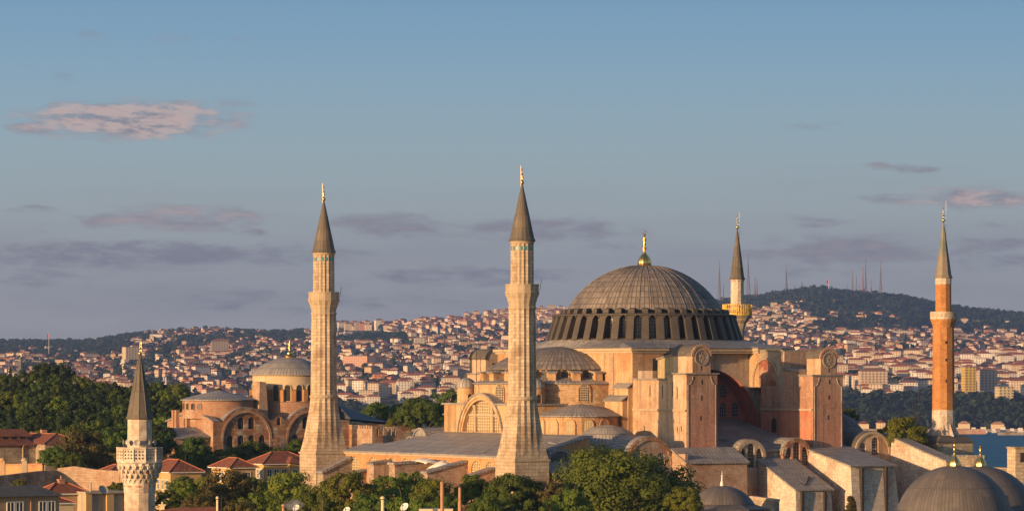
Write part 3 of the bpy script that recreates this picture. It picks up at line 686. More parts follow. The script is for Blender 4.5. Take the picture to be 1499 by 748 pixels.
    for k in range(14):
        a, b = pi*k/14, pi*(k+1)/14; q = lambda r, t, x: (x, 15.65 - r*cos(t), 34.9 + r*sin(t))
        rg.prism([q(3.9, a, 62.3), q(4.3, a, 62.3), q(4.3, a, 62.6), q(3.9, a, 62.6)], [q(3.9, b, 62.3), q(4.3, b, 62.3), q(4.3, b, 62.6), q(3.9, b, 62.6)])
    rg.box(62.3, 62.6, 19.55, 19.95, 33.8, 34.9); rg.box(62.3, 62.6, 11.35, 11.75, 33.8, 34.9); rg.build('niche_moulding', 'plaster_grey', t2)
    lw = MB(); lw.facade((62.54, 0, 0), *WE, [(-17.36, 20), (-.35, 20), (-.35, 29.2), (-17.36, 29.2)], [arch(-12.9, 25.2, 1.7, 2.6)], .5); lw_ = lw.build('lower_wall', 'plaster_low', t2)
    pane(lw_, (62.54, 0, 0), *WE, arch(-12.9, 25.2, 1.7, 2.6), .05, 'dark_glass', (3, 4), 'iron', bw=.05)
    lean('step_roof', 'lead', t2, [(62.0, 4.4, 36.75), (69.8, 4.4, 36.75), (69.8, 9.7, 37.3), (62.0, 9.7, 37.3)])
    t3 = tower(34.7, 41.4, 64.5, 83.0, [(76.0, 83.0, 36.0), (64.5, 76.0, 35.0)], (36.0, 39.95, 76.5, 82.9, 38.95), 'plaster_side', 'plaster_side', False)
    solid('turret_door', 'dark_glass', t3, (37.5, 38.6, 76.40, 76.55, 36.3, 38.3))
    tower(62.6, 69.4, 68.2, 83.0, [(68.2, 78, 36.0), (78, 83.0, 35.0)], (64.35, 68.1, 70, 76, 38.95), 'plaster_side', 'plaster_side', False)

    # -------- west gallery with the great lattice window
    gn, gz, gr, wr = 44.0, 23.7, 8.6, 7.45
    g0, g1 = -58.4, -29.6
    outer = [(g0, 20), (g1, 20), (g1, 30.2)] + [(-gn + gr*cos(t), gz + gr*sin(t)) for t in [math.asin(6.5/gr) + (pi - 2*math.asin(6.5/gr))*k/20 for k in range(21)]] + [(g0, 30.2)]
    t0 = math.asin(1.4/wr); hole = [(-gn - wr*cos(t0), gz + 1.4), (-gn + wr*cos(t0), gz + 1.4)] + [(-gn + wr*cos(t), gz + wr*sin(t)) for t in [t0 + (pi - 2*t0)*k/24 for k in range(25)]][1:-1]
    gm = MB(); gm.facade((16.5, 0, 0), *WE, outer, [hole], 1.2)
    gm.face([(16.5, 29.6, 20), (30, 29.6, 20), (30, 29.6, 30.2), (16.5, 29.6, 30.2)]); gm.face([(30, 58.4, 20), (16.5, 58.4, 20), (16.5, 58.4, 30.2), (30, 58.4, 30.2)])
    G = gm.build('gallery_wall', 'plaster_ochre', R)
    mb = MB(); mb.facade((17.6, 0, 0), *WE, hole, [], 0); wn = mb.build('great_window', 'lattice_pane', G)
    lt = MB(); xb = 17.45
    def hz(n): return gz + sqrt(max(0, wr*wr - (n - gn)**2))
    for k in range(1, 22):
        n = gn - wr + 2*wr*k/22; z = hz(n)
        if z > gz + 1.6: lt.tube([(xb, n, gz + 1.4), (xb, n, z)], .085, 4)
    for k in range(1, 11):
        z = gz + 1.4 + .56*k; q = sqrt(max(0, wr*wr - (z - gz)**2))
        if q > .4: lt.tube([(xb, gn - q, z), (xb, gn + q, z)], .085, 4)
    lt.build('lattice', 'lattice_bar', wn)
    mu = MB()
    for n in (gn - 3.3, gn + 3.3):
        mu.box(17.0, 17.5, n - .28, n + .28, gz + 1.4, hz(n) - .9); mu.prism([(16.9, n - .35, hz(n) - 1.0), (17.55, n - .35, hz(n) - 1.0), (17.55, n + .35, hz(n) - 1.0), (16.9, n + .35, hz(n) - 1.0)], [(16.75, n - .55, hz(n) - .2), (17.6, n - .55, hz(n) - .2), (17.6, n + .55, hz(n) - .2), (16.75, n + .55, hz(n) - .2)])
    mu.box(17.1, 17.5, gn - 6.3, gn + 6.3, gz + 4.4, gz + 4.75); mu.build('mullion', 'trim_stone', wn)
    ag = MB()
    for k in range(26):
        a, b = .16 + (pi - .32)*k/26, .16 + (pi - .32)*(k+1)/26; q = lambda r, t, x: (x, gn - r*cos(t), gz + r*sin(t))
        ag.prism([q(wr + .5, a, 16.3), q(gr + .05, a, 16.3), q(gr + .05, a, 16.6), q(wr + .5, a, 16.6)], [q(wr + .5, b, 16.3), q(gr + .05, b, 16.3), q(gr + .05, b, 16.6), q(wr + .5, b, 16.6)])
    ag.build('arch_moulding', 'plaster_ochre', G)
    gb = MB(); barrel(gb, gn - gr, gn + gr, gz, gr, 16.1, 31, 'e', 24, .3, .2); gb.build('gallery_vault', 'lead', G, smooth=30)
    gf = MB(); gf.box(16.1, 30, 29.2, gn - 5.3, 30.2, 30.55); gf.box(16.1, 30, gn + 5.3, 58.8, 30.203, 30.553); gf.build('gallery_roof', 'lead', G)
    for n in (31.0, 57.3):
        t = MB(); t.revolve([(1.8, 30.4), (1.8, 33.5)], 20.8, n, 24); T = t.build('stair_turret', 'plaster_ochre', R, smooth=30)
        t = MB(); t.revolve([(2.0, 33.4), (2.0, 33.62)] + [(1.95*cos(radians(a)), 33.62 + 1.75*sin(radians(a))) for a in range(0, 91, 9)], 20.8, n, 24); t.build('turret_dome', 'lead', T, smooth=30)
        roundwin(T, (20.8, n), 1.8, 262, 30.6, .85, 1.7, None, 'plaster_ochre', 'dark_glass', 'turret_door', .12)
    m = MB(); m.tube([(23.2, 57.6, 30.4), (23.2, 57.6, 40.5)], .07, 5); m.tube([(23.8, 57.0, 30.4), (23.8, 57.0, 39.2)], .06, 5); m.build('lightning_rods', 'iron', R)
    # -------- outer narthex: low lead roof, orange wall, sloping buttress walls
    lean('narthex_roof', 'lead', R, [(2.5, 3.0, 21.25), (16.5, 3.0, 25.0), (16.5, 58.6, 25.0), (12.0, 63.0, 23.79), (8.0, 66.5, 22.72), (7.5, 74.4, 22.59), (2.5, 74.4, 21.25)], .3)
    hs = []
    for px in (519.5, 546, 574, 594, 614, 634, 654, 674, 697, 718):
        n = SWF.on_e(px, 680, 3.0)[1]; hs.append(arch(-n, 15.2, 3.9, 5.0, 12))
    nw = MB(); nw.facade((3.0, 0, 0), *WE, [(-74.2, 6), (-3.2, 6), (-3.2, 21.0), (-74.2, 21.0)], hs, .4); nw.face([(3, 3.2, 6), (16, 3.2, 6), (16, 3.2, 24.6), (3, 3.2, 21)]); nw.face([(7.4, 74.2, 6), (3, 74.2, 6), (3, 74.2, 21), (7.4, 74.2, 22.2)]); nw.face([(7.4, 66, 6), (7.4, 74.2, 6), (7.4, 74.2, 22.2), (7.4, 66, 22.2)])
    NW_ = nw.build('narthex_wall', 'plaster_orange', R)
    for h in hs: pane(NW_, (3.0, 0, 0), *WE, h, .35, 'lattice_pane', (6, 10), bw=.07)
    solid('eaves_band', 'trim_stone', NW_, (2.6, 3.02, 3.2, 74.2, 20.6, 20.95))
    def flying(px0, py0, px1, py1, w=1.8, e1=3.2, zend=6):
        _, n, z1 = SWF.on_e(px1, py1, e1); e0, _, z0 = SWF.on_n(px0, py0, n)
        m = MB(); m.prism([(e0, n, zend), (e1, n, zend), (e1, n + w, zend), (e0, n + w, zend)], [(e0, n, z0), (e1, n, z1), (e1, n + w, z1), (e0, n + w, z0)])
        f = m.build('flying_buttress', 'rubble_red', NW_)
        m = MB(); m.prism([(e0 - .3, n - .25, z0), (e1, n - .25, z1), (e1, n + w + .25, z1), (e0 - .3, n + w + .25, z0)], [(e0 - .3, n - .25, z0 + .4), (e1, n - .25, z1 + .4), (e1, n + w + .25, z1 + .4), (e0 - .3, n + w + .25, z0 + .4)]); m.build('coping', 'lead', f)
    flying(693, 698, 725, 686, 2.0); flying(626, 693, 686, 676, 2.0); flying(578, 680, 640, 675, 2.3); flying(547, 680, 574, 675, 2.2); flying(519, 694, 538, 688, 1.8)
    # lead vaults of the north aisle beyond the low roof
    vt = MB()
    for (e0, e1, n0, n1, zs) in ((13, 34, 58.9, 65.2, 22.6), (14, 34, 65.2, 70.2, 21.6), (15, 34, 70.2, 75.2, 20.6)): barrel(vt, n0, n1, zs, 4, e0, e1, 'e', 14, .3); vt.extrude([(e0 + .3, (n0 + n1)/2 + (n1 - n0)/2*.95*cos(pi*k/14), zs + (n1 - n0)/2*.95*sin(pi*k/14)) for k in range(15)], (.3, 0, 0))
    vt.build('aisle_vaults', 'lead', R, smooth=30)
    solid('north_aisle_wall', 'plaster_ochre', R, (16.6, 71, 60, 75.4, 8, 22.3))
    # -------- south-west aisle
    lean('aisle_roof', 'lead', R, [(3, -.3, 20.0), (34.7, -.3, 21.3), (34.7, 20, 25.2), (16, 30, 24.9), (3, 20, 21.5)], .3)
    solid('aisle_wall', 'plaster_ochre', R, (5, 34.6, 0, 3, 6, 19.8))
    # low annex roof beside the minaret foot
    lean('annex_roof', 'lead', R, [(4.2, -5.2, 17.6), (23.5, -5.2, 17.75), (27, .6, 20.6), (4.2, .6, 20.4)], .3)
    an = MB(); an.box(4.6, 26, -4.9, .0, 5, 17.45); A_ = an.build('annex_wall', 'plaster_ochre', R)
    # small vaulted hood between minaret and aisle
    c_ = SWF.on_n(820, 670, 1.5); h = gable(R, c_[0] - 2.7, c_[0] + 2.7, 18.5, 19.9, 1.5, .3, 'lead_dark', (), 'lead', .4)
    m = MB(); barrel(m, c_[0] - 2.7, c_[0] + 2.7, 19.9, 2.7, 1.4, 9, 'n', 12, .2, .1); m.build('vault_roof', 'lead', h, smooth=30)
    c2 = SWF.on_n(824, 652, 7); m = MB(); m.prism([(c2[0] - 2.2, 7, 20), (c2[0] + 2.2, 7, 20), (c2[0] + 2.2, 9, 20), (c2[0] - 2.2, 9, 20)], [(c2[0] - 1.2, 7, 23.6), (c2[0] + 1.2, 7, 23.6), (c2[0] + 1.2, 9, 23.6), (c2[0] - 1.2, 9, 23.6)]); L_ = m.build('roof_lantern', 'lattice_pane', R)
    lean('lantern_roof', 'lead', L_, [(c2[0] - 1.7, 6.6, 23.6), (c2[0] + 1.7, 6.6, 23.6), (c2[0] + 1.7, 9.4, 23.8), (c2[0] - 1.7, 9.4, 23.8)])
    # round-headed bay with window, vault running back to a low half dome
    w1 = SWF.on_n(932.5, 676, 0); w2 = SWF.on_n(967, 676, 0)
    hl = [arch(w1[0], 20.1, 1.45, 2.3), arch(w2[0], 19.6, 1.5, 2.2)]
    gw = gable(R, 21.7, 31.7, 6, 19.6, -.2, .5, 'plaster_grey', hl, 'old_brick', .6, .2)
    for h in hl: pane(gw, (0, -.2, 0), *SN, h, .4, 'blue_glass', (3, 4), 'white_paint', bw=.05)
    m = MB(); barrel(m, 21.7, 31.7, 19.6, 5, -.1, 13, 'n', 22, .3, .25); m.build('vault_roof', 'lead', gw, smooth=30)
    m = MB(); m.revolve([(6.6, 20.8), (6.4, 22.3), (5.7, 24.1), (4.5, 25.4), (2.6, 26.4), (0, 26.8)], 25.6, 12.8, 36); m.build('aisle_dome', 'lead', R, smooth=30)
    # -------- south side between and below the towers
    lean('south_aisle_roof', 'lead', R, [(41.3, -.6, 22.2), (62.7, -.6, 22.2), (62.7, 27, 27.7), (41.3, 27, 27.7)], .3)
    lean('south_aisle_roof', 'lead', R, [(69.3, -.6, 22.2), (80, -.6, 22.2), (80, 20, 26.6), (69.3, 20, 26.6)], .3)
    solid('south_aisle_wall', 'weathered_stone', R, (41.3, 62.7, 0, 2, 6, 21.9), (69.3, 80, .1, 2.1, 6, 21.9))
    for (e0, e1, top) in ((44.9, 51.1, 23.9), (55.0, 61.2, 24.1)):
        c, r = (e0 + e1)/2, (e1 - e0)/2; zs = top - r; hl = [arch(c + d*1.95, zs - 1.9, 1.5, (4.35 if d == 0 else 3.5)) for d in (-1, 0, 1)]
        g_ = gable(R, e0, e1, 8, zs, -1.2, .7, 'plaster_pink' if e0 > 50 else 'plaster_grey', hl, 'old_brick' if e0 > 50 else 'plaster_grey', .55, .2)
        for h in hl: pane(g_, (0, -1.2, 0), *SN, h, .6, 'dark_glass', (3, 7), 'trim_stone', bw=.045)
        m = MB(); barrel(m, e0, e1, zs, r, -1.1, 9, 'n', 18, .3, .25); m.build('vault_roof', 'lead', g_, smooth=30)
    # three great buttress blocks with lead pent roofs
    def block(e0, e1, n0, zt, zf, wall, batter=.0, pipes=(), n1=.0):
        m = MB(); m.prism([(e0, n0 - batter, 4), (e1 + batter, n0 - batter, 4), (e1 + batter, n1, 4), (e0, n1, 4)], [(e0, n0, zf - .3), (e1, n0, zf - .3), (e1, n1, zt - .3), (e0, n1, zt - .3)])
        b = m.build('buttress_block', wall, R)
        lean('pent_roof', 'lead', b, [(e0 - .35, n0 - .5, zf - .06), (e1 + .35, n0 - .5, zf - .06), (e1 + .35, n1, zt), (e0 - .35, n1, zt)], .3)
        if pipes: 
            m = MB()
            for p in pipes: m.box(p - .22, p + .22, n0 - batter*.6 - .35, n0 + .2, 5, zf - .4)
            m.build('drain_channel', 'iron', b)
        return b
    a_ = block(31.4, 44.5, -5.1, 22.7, 20.2, 'rubble', .2)
    solid('parapet', 'rubble', a_, (31.3, 31.9, -4.9, -.1, 20.3, 21.6))
    b_ = block(49.7, 57.5, -13.3, 20.9, 15.25, 'ashlar_white', .5, (50.9, 55.9))
    m = MB(); m.tube([(50.6, -5, 17.6), (52.6, -12.3, 15.75), (55.6, -9, 17.2)], .28, 6); m.build('roof_gutter', 'iron', b_)
    solid('blocked_doorway', 'trim_stone', b_, (52.4, 54.4, -13.9, -13.5, 5, 10.9))
    c_ = block(60.8, 70.6, -14.8, 22.5, 19.45, 'ashlar_white', 1.2, (62.8, 68.2))
    # east: round gable with two windows, pent-roofed wall stepping down to the minaret
    w1 = SWF.on_n(1281, 655, -.75); w2 = SWF.on_n(1263, 655, -.75)
    hl = [arch(w1[0], 20.9, 1.5, 3.3), arch(w2[0], 21.2, 1.3, 2.0)]
    g_ = gable(R, 71.6, 79.6, 8, 21.2, -.75, .5, 'plaster_side', hl, 'trim_stone', .35, .2)
    for h in hl: pane(g_, (0, -.75, 0), *SN, h, .4, 'dark_glass', (3, 6), 'trim_stone', bw=.045)
    m = MB(); barrel(m, 71.6, 79.6, 21.2, 4, -.65, 16, 'n', 20, .3, .25); m.build('vault_roof', 'lead_dark', g_, smooth=30)
    m = MB(); m.revolve([(9.6, 20), (9.4, 22.4), (8.4, 25.2), (6.6, 27.4), (3.8, 28.9), (0, 29.5)], 75.5, 16.5, 40); m.build('east_aisle_dome', 'lead_dark', R, smooth=30)
    e_ = block(79.7, 82.2, -18.4, 25.0, 20.2, 'ashlar_white', .3, (), 1.4)
    solid('east_end_wall', 'weathered_stone', R, (71, 96, 22, 62, 6, 24)); lean('east_end_roof', 'lead_dark', R, [(70.9, 20, 26), (88, 20, 23.6), (88, 64, 23.6), (70.9, 64, 26)])
build_mosque(mosque)

# ------------------------------------------------------------------ minarets
def finial(mb, cx, cy, z, h, r):
    p = [(r*.5, 0), (r, .1), (r*.95, .17), (r*.45, .25), (r*.3, .3), (r*.3, .38), (r*.7, .43), (r*.7, .48), (r*.28, .53), (r*.25, .62), (r*.5, .66), (r*.5, .7), (r*.2, .75), (r*.15, .84), (r*.3, .87), (r*.05, .9)]
    mb.revolve([(a, z + b*h) for a, b in p], cx, cy, 12)
    mb.tube([(cx + .1*h*.55*sin(t), cy, z + h*.945 - .1*h*.55*cos(t)) for t in [radians(a) for a in range(-150, 151, 30)]], r*.1, 5)
def minaret_sinan(fr, label, tilt=0):
    """thick fluted stone minaret on a square block; heights above the church floor"""
    R_ = tag(empty('stone_minaret', fr, radians(30)), label, 'minaret', 'thick fluted stone minarets at the western corners')
    h = 3.5
    m = MB(); m.box(-h, h, -h, h, 4, 20.6); b = m.build('base_block', 'ashlar', R_)
    m = MB(); m.box(-h - .18, h + .18, -h - .18, h + .18, 20.6, 20.95); m.build('base_moulding', 'trim_stone', b)
    # folded transition from the square to the fluted shaft
    N = 32; m = MB(); ring0, ring1 = [], []
    for k in range(N):
        a = 2*pi*(k + .0)/N; c, s = cos(a), sin(a); q = h*.985/max(abs(c), abs(s)); ring0.append((q*c, q*s, 20.95))
    NZ = 8; rings = []
    for j in range(NZ + 1):
        t = j/NZ; rr = []
        for k in range(N):
            a = 2*pi*k/N; c, s = cos(a), sin(a); q = h*.985/max(abs(c), abs(s)); fl = 2.52*(1.045 if k % 2 == 0 else .955)
            tt = t**.80; w = q*(1 - tt) + fl*tt
            rr.append((w*c, w*s, 20.95 + (31.5 - 20.95)*t))
        rings.append(rr)
    base = 0
    for rr in rings: m.v += rr
    for j in range(NZ):
        for k in range(N): m.f.append((j*N + k, j*N + (k+1) % N, (j+1)*N + (k+1) % N, (j+1)*N + k))
    m.build('folded_transition', 'ashlar', R_)
    flute = lambda k, a: 1.04 if k % 2 == 0 else .955
    m = MB(); m.revolve([(2.72, 31.4), (2.82, 31.6), (2.82, 31.85), (2.62, 32.05)], 0, 0, 32); m.build('collar', 'trim_stone', R_)
    m = MB(); m.revolve([(2.5, 31.9), (2.3, 47.8)], 0, 0, 32, mod=flute); m.build('shaft', 'ashlar', R_)
    bl = MB(); bl.revolve([(2.42, 47.6), (2.5, 47.75), (2.5, 48.0), (2.35, 48.15), (2.4, 48.6), (2.62, 49.2), (2.62, 49.4), (2.95, 50.1), (3.0, 50.3)], 0, 0, 32, mod=lambda k, a: 1.015 if k % 2 == 0 else .97)
    bl.revolve([(3.0, 50.3), (3.1, 50.4), (3.1, 50.7), (2.98, 50.75), (2.98, 51.75), (3.06, 51.8), (3.06, 52.05), (2.85, 52.05), (2.85, 50.8), (1.9, 50.8)], 0, 0, 16)
    bl.build('balcony', 'trim_stone', R_)
    us = MB(); us.revolve([(2.02, 50.7), (1.98, 59.3)], 0, 0, 32, mod=flute); u_ = us.build('upper_shaft', 'ashlar', R_)
    m = MB(); m.revolve([(2.08, 59.25), (2.2, 59.5), (2.2, 59.75)], 0, 0, 32); m.build('eaves', 'trim_stone', u_)
    m = MB()
    for k in range(16):
        a = 2*pi*(k + .5)/16; T = Matrix.Rotation(a, 4, 'Z'); m.prism([tuple(T @ Vector(p)) for p in ((1.9, -.2, 58.1), (2.03, -.2, 58.1), (2.03, .2, 58.1), (1.9, .2, 58.1))], [tuple(T @ Vector(p)) for p in ((1.9, -.2, 58.8), (2.03, -.2, 58.8), (2.03, .2, 58.8), (1.9, .2, 58.8))])
    m.build('tile_band', 'blue_tile', u_)
    m = MB(); m.revolve([(2.32, 59.7), (2.36, 59.85), (2.12, 60.3), (0.12, 69.9)], 0, 0, 32, mod=lambda k, a: 1 + .02*(k % 2)); m.build('lead_cone', 'lead_lichen', R_)
    m = MB(); finial(m, 0, 0, 69.8, 2.9, .36); m.tube([(-.3, 0, 69.5), (-.3, 0, 73.2)], .03, 4); m.build('finial', 'gold', R_, smooth=True)
    m = MB(); m.tube([(2.3, -2.2, 50.9), (2.55, -2.6, 53.0)], .05, 4); m.build('lightning_rod', 'iron', R_)
    return R_
mSW = minaret_sinan(SWF.world(0, 0), 'tallest thick fluted stone minaret in front of the western half dome')
mNW = minaret_sinan(SWF.world(0, 77.1), 'thick fluted stone minaret beside the small round-drummed brick church')
m = MB(); m.prism([(3.4, -2.0, 4), (10, -2.0, 4), (10, .2, 4), (3.4, .2, 4)], [(3.4, -2.0, 16.5), (10, -2.0, 20.4), (10, .2, 20.4), (3.4, .2, 16.5)])
# sloping wall that leans on the north-west minaret's foot
m = MB(); m.prism([(-3.2, -6.0, 5), (3.2, -6.0, 5), (3.2, -3.52, 5), (-3.2, -3.52, 5)], [(-3.2, -6.0, 16.9), (3.2, -6.0, 19.8), (3.2, -3.52, 19.8), (-3.2, -3.52, 16.9)])
ww = m.build('leaning_wall', 'weathered_stone', mNW); m = MB(); m.prism([(-3.6, -6.3, 16.8), (3.2, -6.3, 19.8), (3.2, -3.52, 19.8), (-3.6, -3.52, 16.8)], [(-3.6, -6.3, 17.3), (3.2, -6.3, 20.3), (3.2, -3.52, 20.3), (-3.6, -3.52, 17.3)]); m.build('coping', 'lead', ww)

def minaret_brick(p):
    R_ = tag(empty('brick_minaret', p, radians(30)), 'slender orange brick minaret with a white parapet and patinated spire, by the water', 'minaret')
    m = MB(); m.box(-4, 4, -4, 4, 4, 23.2); b = m.build('base_block', 'ashlar', R_)
    m = MB(); m.prism([(-4.3, -4.3, 23.2), (4.3, -4.3, 23.2), (4.3, 4.3, 23.2), (-4.3, 4.3, 23.2)], [(-2.9, -2.9, 24.5), (2.9, -2.9, 24.5), (2.9, 2.9, 24.5), (-2.9, 2.9, 24.5)]); m.build('base_roof', 'lead_lichen', b)
    solid('slit_window', 'iron', b, (-4.05, -3.9, .6, 1.2, 20.4, 21.8))
    m = MB(); m.revolve([(2.9, 24.3), (2.55, 25.2), (2.1, 26.6), (2.08, 29.3)], 0, 0, 10, mod=lambda k, a: 1.03); m.build('stone_foot', 'ashlar_white', R_)
    m = MB()
    for k in range(10):
        a = 2*pi*(k + .5)/10; T = Matrix.Rotation(a, 4, 'Z'); q = lambda *v: tuple(T @ Vector(v)); m.v += [q(2.75, -.75, 24.3), q(2.75, .75, 24.3), q(2.0, 0, 26.9), q(3.35, 0, 24.3)]; i = len(m.v) - 4; m.f += [(i, i+3, i+2), (i+3, i+1, i+2)]
    m.build('foot_facets', 'ashlar_white', R_)
    m = MB(); m.revolve([(2.08, 29.3), (1.98, 45.0)], 0, 0, 10, mod=lambda k, a: 1.02); sh = m.build('shaft', 'fine_brick', R_)
    for z in (34.5, 38.5, 41.8):
        T = Matrix.Rotation(radians(248), 4, 'Z'); c = T @ Vector((1.98, 0, z)); solid('slit_window', 'iron', sh, (c.x - .14, c.x + .14, c.y - .14, c.y + .14, z, z + .55))
    m = MB(); m.revolve([(2.0, 44.9), (2.05, 45.3), (2.4, 46.1), (2.45, 46.5)], 0, 0, 20); bc = m.build('balcony_corbel', 'fine_brick', R_)
    m = MB(); m.revolve([(2.5, 46.5), (2.5, 47.9), (2.3, 47.9), (2.3, 46.7), (1.3, 46.7)], 0, 0, 20); pp = m.build('balcony_parapet', 'ashlar_white', R_)
    m = MB()
    for k in range(20):
        a = 2*pi*(k + .5)/20; T = Matrix.Rotation(a, 4, 'Z'); m.prism([tuple(T @ Vector(v)) for v in ((2.40, -.22, 46.85), (2.52, -.22, 46.85), (2.52, .22, 46.85), (2.40, .22, 46.85))], [tuple(T @ Vector(v)) for v in ((2.40, -.22, 47.55), (2.52, -.22, 47.55), (2.52, .22, 47.55), (2.40, .22, 47.55))])
    m.build('parapet_openings', 'trim_stone', pp)
    m = MB(); m.revolve([(1.48, 46.6), (1.45, 53.2)], 0, 0, 10, mod=lambda k, a: 1.02); m.build('upper_shaft', 'fine_brick', R_)
    m = MB(); m.revolve([(1.5, 53.1), (1.5, 54.2), (1.62, 54.4)], 0, 0, 10, mod=lambda k, a: 1.02); m.build('stone_band', 'ashlar_white', R_)
    m = MB(); m.revolve([(1.7, 54.3), (1.72, 54.45), (1.5, 54.8), (.1, 65.0)], 0, 0, 8, mod=lambda k, a: 1.03); m.build('lead_cone', 'patina', R_)
    m = MB(); finial(m, 0, 0, 64.9, 2.9, .3); m.build('finial', 'gold', R_, smooth=True)
    m = MB(); m.tube([(.6, 0, 60.5), (.6, 0, 69.0)], .035, 4); m.build('lightning_rod', 'white_paint', R_)
mat('patina', (.20, .195, .17), (.26, .20, .14), 1.2, (.13, .16, .15), .6, (.45, .6), rough=.6)
minaret_brick(SWF.world(92.55, 0))
def minaret_slim(p):
    R_ = tag(empty('slim_minaret', p, radians(30)), 'slim pale minaret behind the great dome with a gilded mesh balcony', 'minaret')
    m = MB(); m.revolve([(2.2, 4), (2.2, 30), (1.5, 33), (1.42, 46)], 0, 0, 14); m.build('shaft', 'ashlar', R_)
    m = MB(); m.revolve([(1.45, 45.4), (1.7, 46.2), (1.7, 46.6), (2.3, 47.3), (2.4, 47.6), (2.9, 48.2), (2.9, 48.6), (1.3, 48.6)], 0, 0, 14, mod=lambda k, a: 1 + .06*(k % 2)); m.build('balcony_corbel', 'trim_stone', R_)
    m = MB()
    for z in (48.65, 49.6, 50.5): m.revolve([(3.05, z), (3.05, z + .1), (2.97, z + .1), (2.97, z)], 0, 0, 20)
    for k in range(40):
        a = 2*pi*k/40; m.tube([(3.0*cos(a), 3.0*sin(a), 48.3), (3.0*cos(a), 3.0*sin(a), 50.6)], .07 if k % 4 else .12, 4)
        a2 = a + 2*pi/40; m.tube([(3.0*cos(a), 3.0*sin(a), 48.7), (3.0*cos(a2), 3.0*sin(a2), 49.6)], .05, 4)
    m.revolve([(2.6, 48.2), (3.05, 48.25), (3.05, 48.75)], 0, 0, 20)
    m.build('balcony_railing', 'scaffold_gold', R_)
    m = MB(); m.revolve([(1.38, 48.5), (1.36, 55.4), (1.5, 55.5), (1.5, 55.8)], 0, 0, 12); m.build('upper_shaft', 'ashlar_white', R_)
    m = MB(); m.revolve([(1.62, 55.75), (1.62, 55.9), (1.4, 56.3), (.1, 66.4)], 0, 0, 12, mod=lambda k, a: 1 + .03*(k % 2)); m.build('lead_cone', 'lead_lichen', R_)
    m = MB(); finial(m, 0, 0, 66.3, 3.0, .3); m.build('finial', 'gold', R_, smooth=True)
    m = MB(); m.tube([(.5, 0, 62), (.5, 0, 69.8)], .035, 4); m.build('lightning_rod', 'white_paint', R_)
pS = SWF.on_n(1079.3, 407, 80.5); minaret_slim(SWF.world(pS[0], 80.5))

